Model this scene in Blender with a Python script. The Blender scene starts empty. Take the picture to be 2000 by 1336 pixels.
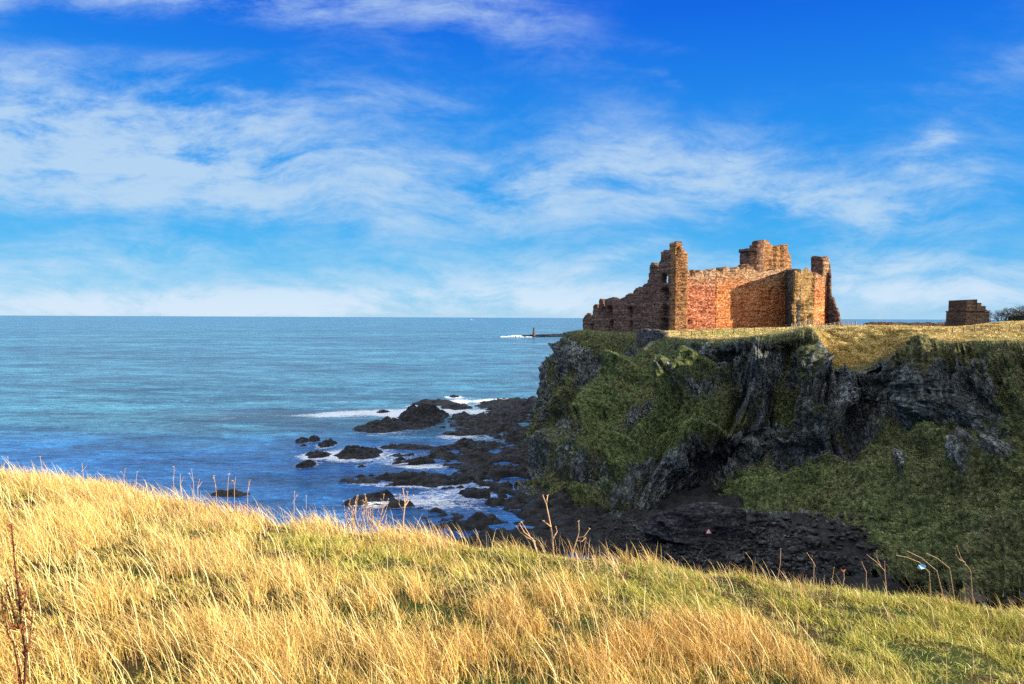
import bpy, bmesh, math, random
import numpy as np
from mathutils import Matrix, Vector

random.seed(7)
rng = np.random.default_rng(7)
scene = bpy.context.scene
COL = scene.collection
EYE = 33.0                                   # metres above the sea

# ------------------------------------------------------------------ camera
PITCH, ROLL = math.atan(48 / 1500), math.radians(0.25)
Rm = Matrix.Rotation(math.pi / 2 - PITCH, 3, 'X') @ Matrix.Rotation(ROLL, 3, 'Z')
cam_data = bpy.data.cameras.new('camera')
cam = bpy.data.objects.new('camera', cam_data)
COL.objects.link(cam)
cam.matrix_world = Matrix.Translation((0, 0, EYE)) @ Rm.to_4x4()
cam_data.lens, cam_data.sensor_width = 27.0, 36.0
cam_data.clip_start, cam_data.clip_end = 0.1, 200000
scene.camera = cam
RN = np.array(Rm)
RI = RN.T


def at(px, py, Y):
    """a direction in the photograph and a distance give a world point"""
    d = RN @ np.array([(px - 1000) / 1500, (668 - py) / 1500, -1.0])
    return np.array([0, 0, EYE]) + d * (Y / d[1])


def sea_at(px, py, z=0.0):
    d = RN @ np.array([(px - 1000) / 1500, (668 - py) / 1500, -1.0])
    return np.array([0, 0, EYE]) + d * ((z - EYE) / d[2])


def proj(P):
    q = (P - np.array([0, 0, EYE])) @ RN
    w = np.maximum(-q[..., 2], 1e-3)
    return 1000 + 1500 * q[..., 0] / w, 668 - 1500 * q[..., 1] / w


# ------------------------------------------------------------------ noise
def _hash(ix, iy, iz, seed):
    h = (ix.astype(np.uint32) * np.uint32(374761393) + iy.astype(np.uint32) * np.uint32(668265263)
         + iz.astype(np.uint32) * np.uint32(2246822519) + np.uint32((seed * 3266489917) & 0xffffffff))
    h = (h ^ (h >> np.uint32(13))) * np.uint32(1274126177)
    h = h ^ (h >> np.uint32(16))
    h = h * np.uint32(2654435761)
    return ((h ^ (h >> np.uint32(15))) & np.uint32(0xffffff)).astype(np.float64) / 8388607.5 - 1


def vnoise(P, seed=0):
    P = np.asarray(P, float)
    f = np.floor(P)
    t = P - f
    t = t * t * t * (t * (t * 6 - 15) + 10)
    i = f.astype(np.int64)
    out = 0
    for a in (0, 1):
        wa = t[..., 0] if a else 1 - t[..., 0]
        for b in (0, 1):
            wb = t[..., 1] if b else 1 - t[..., 1]
            for c in (0, 1):
                wc = t[..., 2] if c else 1 - t[..., 2]
                out = out + wa * wb * wc * _hash(i[..., 0] + a, i[..., 1] + b, i[..., 2] + c, seed)
    return out


def fbm(P, octaves=4, seed=0, gain=0.5, ridged=False):
    P = np.asarray(P, float)
    s, amp, tot = 0, 1.0, 0
    for k in range(octaves):
        n = vnoise(P * (2.03 ** k) + 17.3 * k, seed + k)
        if ridged:
            n = 1 - 2 * np.abs(n)
        s = s + amp * n
        tot += amp
        amp *= gain
    return s / tot


def sstep(a, b, x):
    t = np.clip((x - a) / (b - a), 0, 1)
    return t * t * (3 - 2 * t)


# ------------------------------------------------------------------ object helpers
def tag(o, label=None, cat=None, group=None, kind=None):
    for k, v in (('label', label), ('category', cat), ('group', group), ('kind', kind)):
        if v:
            o[k] = v
    return o


def empty(name, loc=(0, 0, 0), rz=0):
    o = bpy.data.objects.new(name, None)
    COL.objects.link(o)
    o.location = loc
    o.rotation_euler.z = rz
    o.empty_display_size = 0.5
    return o


def link_mesh(name, verts, faces, mat, parent=None, smooth=False, attrs=None, origin=None):
    """verts (n,3) array; faces = int array (m,k) or list; attrs name -> (n,3|4) colours per vertex"""
    verts = np.asarray(verts, float)
    me = bpy.data.meshes.new(name)
    o = bpy.data.objects.new(name, me)
    if origin is not None:
        verts = verts - np.asarray(origin, float)
        o.location = origin
    if isinstance(faces, np.ndarray):
        groups = [faces]
    elif len(faces) and isinstance(faces[0], np.ndarray):
        groups = faces
    else:
        groups = None
    if groups is None:
        me.from_pydata([tuple(v) for v in verts], [], [tuple(f) for f in faces])
    else:
        me.vertices.add(len(verts))
        me.vertices.foreach_set('co', verts.astype(np.float32).ravel())
        nl = sum(g.size for g in groups)
        npoly = sum(len(g) for g in groups)
        me.loops.add(nl)
        me.loops.foreach_set('vertex_index', np.concatenate([g.ravel() for g in groups]).astype(np.int32))
        me.polygons.add(npoly)
        tot = np.concatenate([np.full(len(g), g.shape[1]) for g in groups]).astype(np.int32)
        start = np.concatenate([[0], np.cumsum(tot)[:-1]]).astype(np.int32)
        me.polygons.foreach_set('loop_start', start)
        me.update(calc_edges=True)
    if smooth:
        me.polygons.foreach_set('use_smooth', np.ones(len(me.polygons), bool))
    for an, arr in (attrs or {}).items():
        arr = np.asarray(arr, np.float32)
        if arr.shape[1] == 3:
            arr = np.hstack([arr, np.ones((len(arr), 1), np.float32)])
        at_ = me.color_attributes.new(an, 'FLOAT_COLOR', 'POINT')
        at_.data.foreach_set('color', arr.ravel())
    if mat:
        me.materials.append(mat)
    COL.objects.link(o)
    if parent is not None:
        o.parent = parent
    return o


class MB:
    """collects boxes, bars and tubes into one mesh"""

    def __init__(self):
        self.v, self.f = [], []

    def add(self, vs, fs):
        n = len(self.v)
        self.v += [tuple(x) for x in vs]
        self.f += [tuple(i + n for i in f) for f in fs]
        return self

    def prism(self, pts, z0, z1, jit=0.0):
        n = len(pts)
        j = lambda: random.uniform(-jit, jit)
        vs = [(p[0] + j(), p[1] + j(), z0) for p in pts] + [(p[0] + j(), p[1] + j(), z1 + j()) for p in pts]
        fs = [tuple(range(n))[::-1], tuple(range(n, 2 * n))] + [(i, (i + 1) % n, n + (i + 1) % n, n + i) for i in range(n)]
        return self.add(vs, fs)

    def tube(self, path, radii, n=6):
        path = [Vector(p) for p in path]
        if not hasattr(radii, '__len__'):
            radii = [radii] * len(path)
        rings = []
        for i, p in enumerate(path):
            d = (path[min(i + 1, len(path) - 1)] - path[max(i - 1, 0)])
            d = d.normalized() if d.length > 1e-9 else Vector((0, 0, 1))
            a = d.orthogonal().normalized()
            if abs(d.z) > 0.05:
                a = (Vector((1, 0, 0)) - d * d.x).normalized()
            b = d.cross(a)
            rings.append([p + (a * math.cos(t) + b * math.sin(t)) * radii[i] for t in [2 * math.pi * k / n for k in range(n)]])
        vs = [v for r in rings for v in r]
        fs = []
        for i in range(len(rings) - 1):
            for k in range(n):
                fs.append((i * n + k, i * n + (k + 1) % n, (i + 1) * n + (k + 1) % n, (i + 1) * n + k))
        fs.append(tuple(range(n))[::-1])
        fs.append(tuple(range(len(vs) - n, len(vs))))
        return self.add(vs, fs)

    def build(self, name, mat, parent=None, smooth=False):
        return link_mesh(name, self.v, self.f, mat, parent, smooth)


def copy_tree(o, parent=None):
    c = o.copy()
    COL.objects.link(c)
    if parent is not None:
        c.parent = parent
    for ch in [x for x in o.children]:
        copy_tree(ch, c)
    return c


# ------------------------------------------------------------------ materials
class NT:
    def __init__(self, nt):
        self.nt = nt

    def n(self, typ, **kw):
        nd = self.nt.nodes.new(typ)
        for k, v in kw.items():
            if k == 'inp':
                for kk, vv in v.items():
                    if isinstance(vv, bpy.types.NodeSocket):
                        self.nt.links.new(vv, nd.inputs[kk])
                    else:
                        nd.inputs[kk].default_value = vv
            else:
                setattr(nd, k, v)
        return nd

    def math(self, op, a, b=None, c=None, clamp=False):
        nd = self.nt.nodes.new('ShaderNodeMath')
        nd.operation, nd.use_clamp = op, clamp
        for i, v in enumerate((a, b, c)):
            if v is None:
                continue
            if isinstance(v, bpy.types.NodeSocket):
                self.nt.links.new(v, nd.inputs[i])
            else:
                nd.inputs[i].default_value = v
        return nd.outputs[0]

    def mix(self, fac, a, b, mode='MIX'):
        nd = self.nt.nodes.new('ShaderNodeMix')
        nd.data_type, nd.blend_type = 'RGBA', mode
        for idx, v in ((0, fac), (6, a), (7, b)):
            if isinstance(v, bpy.types.NodeSocket):
                self.nt.links.new(v, nd.inputs[idx])
            elif idx == 0:
                nd.inputs[0].default_value = v
            else:
                nd.inputs[idx].default_value = (*v, 1) if len(v) == 3 else v
        return nd.outputs[2]

    def ramp(self, fac, stops, interp='LINEAR'):
        nd = self.nt.nodes.new('ShaderNodeValToRGB')
        cr = nd.color_ramp
        cr.interpolation = interp
        while len(cr.elements) < len(stops):
            cr.elements.new(0.5)
        for e, (p, c) in zip(cr.elements, stops):
            e.position = p
            e.color = (*c, 1) if len(c) == 3 else c
        self.nt.links.new(fac, nd.inputs[0])
        return nd.outputs[0]

    def smooth(self, x, a, b):
        nd = self.nt.nodes.new('ShaderNodeMapRange')
        nd.interpolation_type = 'SMOOTHSTEP'
        self.nt.links.new(x, nd.inputs[0])
        nd.inputs[1].default_value, nd.inputs[2].default_value = a, b
        return nd.outputs[0]

    def noise(self, vec, scale, detail=4, rough=0.55, dist=0.0):
        nd = self.n('ShaderNodeTexNoise', inp={'Scale': scale, 'Detail': detail, 'Roughness': rough, 'Distortion': dist})
        if vec is not None:
            self.nt.links.new(vec, nd.inputs['Vector'])
        return nd.outputs['Fac']

    def mapped(self, vec, scale=(1, 1, 1), rot=(0, 0, 0), loc=(0, 0, 0)):
        nd = self.n('ShaderNodeMapping', inp={'Scale': scale, 'Rotation': rot, 'Location': loc})
        self.nt.links.new(vec, nd.inputs['Vector'])
        return nd.outputs[0]


def new_mat(name):
    m = bpy.data.materials.new(name)
    m.use_nodes = True
    m.node_tree.nodes.clear()
    t = NT(m.node_tree)
    out = t.n('ShaderNodeOutputMaterial')
    return m, t, out


def finish(t, out, color, rough=0.85, bump=None, strength=0.5, dist=0.1, spec=0.3):
    b = t.n('ShaderNodeBsdfPrincipled')
    for k, v in (('Base Color', color), ('Roughness', rough)):
        if isinstance(v, bpy.types.NodeSocket):
            t.nt.links.new(v, b.inputs[k])
        else:
            b.inputs[k].default_value = (*v, 1) if hasattr(v, '__len__') else v
    b.inputs['Specular IOR Level'].default_value = spec
    if bump is not None:
        bn = t.n('ShaderNodeBump', inp={'Strength': strength, 'Distance': dist, 'Height': bump})
        t.nt.links.new(bn.outputs[0], b.inputs['Normal'])
    t.nt.links.new(b.outputs[0], out.inputs[0])
    return b


def geo_pos(t):
    return t.n('ShaderNodeNewGeometry').outputs['Position']


def vcol(t, name):
    return t.n('ShaderNodeVertexColor', layer_name=name).outputs[0]


def mat_stone(name, cols, scale=1.0, rough=0.95, bump=0.8, weather=False):
    """weathered masonry: courses, single stones of different tint, pits"""
    m, t, out = new_mat(name)
    p = geo_pos(t)
    big = t.noise(p, 0.16 * scale, 4, 0.6)
    stones = t.n('ShaderNodeTexVoronoi', inp={'Scale': 1.5 * scale, 'Randomness': 0.9})
    t.nt.links.new(t.mapped(p, (1, 1, 1.7)), stones.inputs['Vector'])
    tint = t.n('ShaderNodeSeparateColor', inp={0: stones.outputs['Color']}).outputs[0]
    fine = t.noise(p, 3.2 * scale, 5, 0.7)
    course = t.noise(t.mapped(p, (0.12, 0.12, 2.2)), 1.0, 3, 0.6)
    f = t.math('ADD', t.math('MULTIPLY', tint, 0.42), t.math('MULTIPLY', big, 0.38))
    f = t.math('ADD', f, t.math('MULTIPLY', t.math('SUBTRACT', course, 0.5), 0.8))
    f = t.math('ADD', f, t.math('MULTIPLY', t.math('SUBTRACT', fine, 0.5), 1.25))
    hz = t.n('ShaderNodeSeparateXYZ', inp={0: p}).outputs[2]
    n = len(cols)
    col = t.ramp(f, [(0.1 + 0.75 * i / (n - 1), c) for i, c in enumerate(cols)])
    if weather:                                           # greyer, lime-washed heads of the walls
        wz = t.math('ADD', hz, t.math('MULTIPLY', t.math('SUBTRACT', big, 0.5), 9.0))
        wz = t.math('ADD', wz, t.math('MULTIPLY', t.math('SUBTRACT', fine, 0.5), 4.0))
        col = t.mix(t.math('MULTIPLY', t.smooth(wz, 39.5, 45.5), 0.75), col, t.ramp(f, [(0.15, (.06, .04, .025)), (0.5, (.24, .17, .10)), (0.8, (.46, .38, .26))]))
        lime = t.smooth(t.math('ADD', t.math('MULTIPLY', fine, 0.6), t.math('MULTIPLY', tint, 0.25)), 0.50, 0.60)
        col = t.mix(t.math('MULTIPLY', lime, 0.45), col, (.60, .46, .36))
    edge = t.smooth(stones.outputs['Distance'], 0.35, 0.75)
    h = t.math('ADD', t.math('MULTIPLY', fine, 1.0), t.math('MULTIPLY', edge, -0.5))
    finish(t, out, col, rough, h, bump, 0.25, 0.15)
    return m


M = {}
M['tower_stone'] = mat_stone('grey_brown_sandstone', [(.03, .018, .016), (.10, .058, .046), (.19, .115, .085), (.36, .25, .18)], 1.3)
M['red_stone'] = mat_stone('red_sandstone', [(.05, .012, .008), (.25, .07, .034), (.44, .165, .085), (.64, .37, .24)], 1.35, weather=True)
M['orange_stone'] = mat_stone('orange_sandstone', [(.08, .022, .010), (.36, .115, .038), (.58, .24, .09), (.74, .44, .22)], 1.35, weather=True)
M['green_stone'] = mat_stone('greenish_tan_stone', [(.05, .03, .014), (.19, .115, .045), (.35, .225, .095), (.54, .39, .20)], 1.3)
M['tan_stone'] = mat_stone('tan_sandstone', [(.05, .02, .01), (.20, .095, .042), (.36, .19, .085), (.54, .36, .19)], 1.3)
M['grey_stone'] = mat_stone('grey_rubble_stone', [(.015, .015, .016), (.05, .047, .045), (.10, .096, .09), (.22, .21, .20)])
M['dove_stone'] = mat_stone('brown_rubble_stone', [(.02, .014, .011), (.06, .04, .03), (.11, .07, .05), (.2, .13, .09)], 1.4)


def mat_plain(name, a, b, scale=6.0, rough=0.8, bump=0.3):
    m, t, out = new_mat(name)
    tc = t.n('ShaderNodeTexCoord').outputs['Object']
    f = t.noise(tc, scale, 5, 0.65)
    finish(t, out, t.mix(t.smooth(f, 0.3, 0.7), a, b), rough, f, bump, 0.05)
    return m


M['post'] = mat_plain('weathered_wood', (.30, .26, .2), (.5, .44, .36), 5)
M['dark_post'] = mat_plain('dark_wood', (.05, .04, .03), (.12, .09, .06), 5)
M['wire'] = mat_plain('fence_wire', (.10, .10, .10), (.18, .17, .16), 5, 0.5)
M['white'] = mat_plain('white_paint', (.75, .75, .75), (.82, .82, .82), 5, 0.5)
M['red_paint'] = mat_plain('red_paint', (.55, .03, .05), (.62, .04, .06), 5, 0.5)
M['black'] = mat_plain('black_paint', (.01, .01, .01), (.02, .02, .02), 5, 0.5)
M['bark'] = mat_plain('bark', (.018, .015, .017), (.05, .04, .04), 8)
M['blue_scrap'] = mat_plain('pale_blue_plastic', (.25, .5, .8), (.35, .6, .85), 9, 0.4)
M['dead_stem'] = mat_plain('dry_stem', (.42, .25, .13), (.62, .42, .26), 30)
M['dock'] = mat_plain('rust_brown_stem', (.05, .018, .01), (.11, .035, .016), 30)
M['seed'] = mat_plain('rust_seed', (.16, .05, .02), (.28, .09, .03), 40)
M['orange_head'] = mat_plain('orange_seed_head', (.5, .14, .04), (.6, .2, .06), 40)
M['hull'] = mat_plain('boat_hull', (.5, .55, .6), (.6, .65, .7), 1)


def mat_wet_rock():
    m, t, out = new_mat('wet_black_rock')
    p = geo_pos(t)
    f = t.noise(p, 0.7, 6, 0.7)
    st = t.noise(t.mapped(p, (0.5, 1.6, 3.0), (0, 0, 0.35)), 0.9, 5, 0.65)
    col = t.ramp(t.math('ADD', t.math('MULTIPLY', f, 0.6), t.math('MULTIPLY', st, 0.4)),
                 [(0.3, (.0015, .0016, .002)), (0.5, (.004, .0043, .0055)), (0.61, (.012, .0125, .014)), (0.75, (.06, .05, .04))])
    r = t.ramp(f, [(0.42, (.28,) * 3), (0.56, (.85,) * 3)])
    finish(t, out, col, r, t.math('ADD', f, st), 1.0, 0.5, 0.22)
    return m


M['wet_rock'] = mat_wet_rock()


def mat_cliff():
    m, t, out = new_mat('cliff_rock_and_turf')
    p = geo_pos(t)
    sep = t.n('ShaderNodeSeparateColor', inp={0: vcol(t, 'zone')})
    rock, dry, pale = sep.outputs[0], sep.outputs[1], sep.outputs[2]
    sep2 = t.n('ShaderNodeSeparateColor', inp={0: vcol(t, 'tone')})
    green, lawn, path = sep2.outputs[0], sep2.outputs[1], sep2.outputs[2]
    n1 = t.noise(p, 0.35, 6, 0.65)
    n2 = t.noise(p, 1.6, 6, 0.7)
    n3 = t.noise(p, 5.0, 4, 0.7)
    streak = t.noise(t.mapped(p, (1.1, 1.1, 0.22)), 0.8, 5, 0.65)
    rockc = t.ramp(t.math('ADD', t.math('MULTIPLY', n2, 0.55), t.math('MULTIPLY', streak, 0.45)),
                   [(0.30, (.012, .013, .016)), (0.41, (.058, .065, .068)), (0.51, (.155, .17, .165)), (0.60, (.30, .32, .30)), (0.70, (.48, .50, .48))])
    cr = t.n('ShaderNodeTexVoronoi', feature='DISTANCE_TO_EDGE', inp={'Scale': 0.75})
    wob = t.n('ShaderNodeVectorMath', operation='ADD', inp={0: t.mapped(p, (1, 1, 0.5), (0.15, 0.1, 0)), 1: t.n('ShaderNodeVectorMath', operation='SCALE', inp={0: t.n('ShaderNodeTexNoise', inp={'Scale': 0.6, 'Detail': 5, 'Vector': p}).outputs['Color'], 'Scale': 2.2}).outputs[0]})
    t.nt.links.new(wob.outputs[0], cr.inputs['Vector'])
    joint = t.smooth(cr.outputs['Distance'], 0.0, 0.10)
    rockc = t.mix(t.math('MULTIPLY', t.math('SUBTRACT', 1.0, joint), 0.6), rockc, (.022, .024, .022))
    specks = t.smooth(t.math('ADD', t.math('ADD', t.math('MULTIPLY', n3, .6), t.math('MULTIPLY', n2, .4)), t.math('MULTIPLY', t.math('SUBTRACT', pale, 0.5), 0.26)), 0.62, 0.70)
    rockc = t.mix(t.math('MULTIPLY', specks, 0.85), rockc, (.62, .62, .60))
    mossy = t.smooth(n1, 0.5, 0.62)
    rockc = t.mix(t.math('MULTIPLY', mossy, 0.55), rockc, (.055, .06, .028))
    turf_a = t.ramp(n2, [(0.36, (.016, .017, .010)), (0.5, (.11, .105, .05)), (0.64, (.30, .26, .12))])
    turf_b = t.ramp(n2, [(0.36, (.012, .024, .008)), (0.5, (.085, .112, .038)), (0.64, (.25, .28, .10))])
    turf = t.mix(green, turf_a, turf_b)
    dryc = t.ramp(t.math('ADD', t.math('MULTIPLY', n3, 0.5), t.math('MULTIPLY', n1, 0.5)),
                  [(0.3, (.22, .15, .045)), (0.5, (.42, .30, .09)), (0.7, (.60, .46, .17))])
    lawnc = t.mix(n2, (.20, .24, .04), (.36, .36, .08))
    dryc = t.mix(lawn, dryc, lawnc)
    veg = t.mix(dry, turf, dryc)
    veg = t.mix(path, veg, (.46, .37, .22))
    rf = t.math('ADD', rock, t.math('MULTIPLY', t.math('SUBTRACT', n2, 0.5), 1.6))
    rf = t.math('ADD', rf, t.math('MULTIPLY', t.math('SUBTRACT', n1, 0.5), 1.1))
    rf = t.smooth(rf, 0.47, 0.54)
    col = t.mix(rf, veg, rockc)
    h = t.math('ADD', t.math('MULTIPLY', n2, 1.0), t.math('MULTIPLY', n3, 0.45))
    h = t.math('ADD', h, t.math('MULTIPLY', streak, 0.4))
    h = t.math('ADD', h, t.math('MULTIPLY', t.math('MULTIPLY', joint, rf), 0.6))
    finish(t, out, col, 0.92, h, 1.0, 1.0, 0.2)
    return m


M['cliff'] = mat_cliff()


def mat_blades(name, rough=0.7, trans=0.35):
    m, t, out = new_mat(name)
    c = vcol(t, 'tint')
    d = t.n('ShaderNodeBsdfDiffuse', inp={0: c})
    tr = t.n('ShaderNodeBsdfTranslucent', inp={0: c})
    mx = t.n('ShaderNodeMixShader', inp={0: trans, 1: d.outputs[0], 2: tr.outputs[0]})
    g = t.n('ShaderNodeBsdfGlossy', inp={'Color': (1, .95, .85, 1), 'Roughness': 0.45})
    mx2 = t.n('ShaderNodeMixShader', inp={0: 0.04, 1: mx.outputs[0], 2: g.outputs[0]})
    t.nt.links.new(mx2.outputs[0], out.inputs[0])
    return m


M['blades'] = mat_blades('grass_blades', trans=0.13)
M['tufts'] = mat_blades('grass_tufts', trans=0.2)


def mat_soil():
    m, t, out = new_mat('matted_turf')
    p = geo_pos(t)
    f = t.noise(p, 9, 6, 0.7)
    g = t.noise(p, 1.2, 3, 0.6)
    a = t.ramp(f, [(0.3, (.015, .010, .004)), (0.6, (.06, .04, .014)), (0.75, (.14, .10, .035))])
    b = t.ramp(f, [(0.3, (.01, .016, .003)), (0.6, (.035, .05, .01)), (0.75, (.09, .10, .02))])
    finish(t, out, t.mix(t.smooth(g, 0.45, 0.6), a, b), 0.95, f, 0.8, 0.05, 0.1)
    return m


M['soil'] = mat_soil()


def mat_sea():
    m, t, out = new_mat('sea_water')
    p = geo_pos(t)
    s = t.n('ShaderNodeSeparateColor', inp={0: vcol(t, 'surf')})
    foam_a, near_shade, shade_band = s.outputs[0], s.outputs[1], s.outputs[2]
    # waves at several scales; crests roughly parallel to the shore
    w1 = t.noise(t.mapped(p, (0.055, 0.16, 0.1), (0, 0, 0.18)), 1.0, 5, 0.6, 0.4)
    w2 = t.noise(t.mapped(p, (0.35, 0.75, 0.5), (0, 0, -0.12)), 1.0, 5, 0.65, 0.3)
    w3 = t.noise(t.mapped(p, (0.006, 0.022, 0.02), (0, 0, 0.05)), 1.0, 4, 0.6)
    patch = t.noise(t.mapped(p, (0.0012, 0.0048, 0.002)), 1.0, 5, 0.6, 0.5)
    h = t.math('ADD', t.math('MULTIPLY', w1, 1.3), t.math('MULTIPLY', w2, 0.55))
    h = t.math('ADD', h, t.math('MULTIPLY', w3, 3.0))
    h = t.math('ADD', h, t.math('MULTIPLY', t.noise(t.mapped(p, (0.03, 0.055, 0.2), (0, 0, 0.15)), 1.0, 5, 0.65), 2.2))
    bn = t.n('ShaderNodeBump', inp={'Strength': 1.0, 'Distance': 2.6, 'Height': h})
    deep = t.mix(t.smooth(patch, 0.35, 0.65), (.018, .080, .145), (.027, .112, .188))
    deep = t.mix(near_shade, deep, (.007, .066, .22))  # shade on the near water, painted in as a deeper blue
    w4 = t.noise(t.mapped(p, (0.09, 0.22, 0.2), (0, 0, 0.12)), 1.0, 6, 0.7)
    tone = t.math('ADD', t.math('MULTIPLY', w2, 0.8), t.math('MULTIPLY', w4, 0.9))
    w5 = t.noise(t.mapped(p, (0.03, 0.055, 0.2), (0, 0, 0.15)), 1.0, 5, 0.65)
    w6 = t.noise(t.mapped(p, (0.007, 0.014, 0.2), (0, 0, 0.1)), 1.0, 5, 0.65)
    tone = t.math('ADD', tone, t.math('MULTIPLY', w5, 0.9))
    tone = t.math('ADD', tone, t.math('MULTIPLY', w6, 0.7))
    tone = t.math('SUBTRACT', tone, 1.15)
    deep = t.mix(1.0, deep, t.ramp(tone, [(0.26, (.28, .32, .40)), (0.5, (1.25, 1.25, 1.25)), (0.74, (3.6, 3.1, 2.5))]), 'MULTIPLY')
    deep = t.mix(t.math('MULTIPLY', shade_band, 0.7), deep, (.05, .055, .06))  # shade strips on the water, painted into its colour as grey
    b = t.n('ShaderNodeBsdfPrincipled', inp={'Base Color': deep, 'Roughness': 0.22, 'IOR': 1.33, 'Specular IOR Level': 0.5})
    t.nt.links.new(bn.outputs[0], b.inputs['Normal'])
    fn = t.noise(t.mapped(p, (0.42, 1.0, 0.5), (0, 0, 0.1)), 1.0, 9, 0.80, 1.6)
    fm = t.smooth(t.math('ADD', fn, t.math('MULTIPLY', t.math('SUBTRACT', foam_a, 0.5), 0.54)), 0.555, 0.66)
    fm = t.math('MULTIPLY', fm, 0.78)
    fm = t.math('MULTIPLY', fm, t.smooth(foam_a, 0.02, 0.2))
    fo = t.n('ShaderNodeBsdfPrincipled', inp={'Base Color': (.82, .84, .86, 1), 'Roughness': 0.9})
    t.nt.links.new(bn.outputs[0], fo.inputs['Normal'])
    mx = t.n('ShaderNodeMixShader', inp={0: fm, 1: b.outputs[0], 2: fo.outputs[0]})
    t.nt.links.new(mx.outputs[0], out.inputs[0])
    return m


M['sea'] = mat_sea()


def mat_foam():
    m, t, out = new_mat('sea_foam')
    p = geo_pos(t)
    finish(t, out, (.85, .87, .88), 0.9, t.noise(p, 1.2, 5, 0.7), 0.5, 0.5)
    return m


M['foam'] = mat_foam()

# ------------------------------------------------------------------ sun and sky
SUN_EL = math.radians(17)
SUN_AZ = math.atan2(0.965, -0.262)           # clockwise from +Y
sv = Vector((math.sin(SUN_AZ) * math.cos(SUN_EL), math.cos(SUN_AZ) * math.cos(SUN_EL), math.sin(SUN_EL)))
ld = bpy.data.lights.new('sun', 'SUN')
ld.energy, ld.angle, ld.color = 5.0, math.radians(0.5), (1.0, 0.86, 0.64)
sun = bpy.data.objects.new('sun', ld)
COL.objects.link(sun)
sun.rotation_euler = sv.to_track_quat('Z', 'Y').to_euler()
sun.location = (60, -30, 80)

world = bpy.data.worlds.new('World')
scene.world = world
world.use_nodes = True
wt = world.node_tree
wt.nodes.clear()
t = NT(wt)
wout = t.n('ShaderNodeOutputWorld')
bg = t.n('ShaderNodeBackground')
wt.links.new(bg.outputs[0], wout.inputs[0])
sky = t.n('ShaderNodeTexSky', sky_type='NISHITA', sun_disc=False, sun_elevation=SUN_EL, sun_rotation=SUN_AZ)
sky.air_density, sky.dust_density, sky.ozone_density = 1.0, 0.4, 3.0
gen = t.n('ShaderNodeTexCoord').outputs['Generated']
nrm = t.n('ShaderNodeVectorMath', operation='NORMALIZE', inp={0: gen}).outputs[0]
sx = t.n('ShaderNodeSeparateXYZ', inp={0: nrm})
X_, Y_, Z_ = sx.outputs
yy = t.math('ADD', t.math('ABSOLUTE', Y_), 0.06)
U = t.math('DIVIDE', X_, yy)
V = t.math('DIVIDE', Z_, yy)
lin = lambda *c: tuple(((v / 255) / 12.92 if v / 255 <= 0.04045 else ((v / 255 + 0.055) / 1.055) ** 2.4) for v in c)
Zp = t.math('MAXIMUM', Z_, 0.0)
grad = t.ramp(Zp, [(0.0, lin(176, 222, 250)), (0.025, lin(130, 208, 252)), (0.075, lin(76, 188, 250)), (0.14, lin(56, 172, 250)),
                   (0.24, lin(44, 150, 247)), (0.36, lin(26, 112, 238)), (0.6, lin(8, 70, 200)), (1.0, lin(8, 55, 165))])
tealward = t.smooth(t.math('ADD', U, t.math('MULTIPLY', V, 0.9)), -0.2, 0.9)
grad = t.mix(t.math('MULTIPLY', tealward, 0.35), grad, t.mix(1.0, grad, (0.55, 0.78, 1.0), 'MULTIPLY'))
hs = t.n('ShaderNodeHueSaturation', inp={'Saturation': 1.5, 'Value': 0.10, 'Color': sky.outputs[0]}).outputs[0]
base = t.mix(0.86, hs, grad)
# cirrus
cmb = t.n('ShaderNodeCombineXYZ', inp={0: U, 1: V}).outputs[0]
warp = t.n('ShaderNodeTexNoise', inp={'Scale': 3.0, 'Detail': 3})
wt.links.new(cmb, warp.inputs['Vector'])
wv = t.n('ShaderNodeVectorMath', operation='SCALE', inp={0: t.n('ShaderNodeVectorMath', operation='SUBTRACT', inp={0: warp.outputs['Color'], 1: (.5, .5, .5)}).outputs[0], 'Scale': 0.12}).outputs[0]
wc = t.n('ShaderNodeVectorMath', operation='ADD', inp={0: cmb, 1: wv}).outputs[0]
n_big = t.noise(t.mapped(wc, (2.4, 6.5, 1), (0, 0, -0.10), (3.1, 1.7, 0)), 1.0, 8, 0.62, 0.15)
n_fib = t.noise(t.mapped(wc, (5.0, 21.0, 1), (0, 0, 0.16), (0.4, 5.2, 0)), 1.0, 6, 0.62, 0.3)
n_puf = t.noise(t.mapped(wc, (9, 22, 1), (0, 0, 0.08)), 1.0, 9, 0.72)
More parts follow.
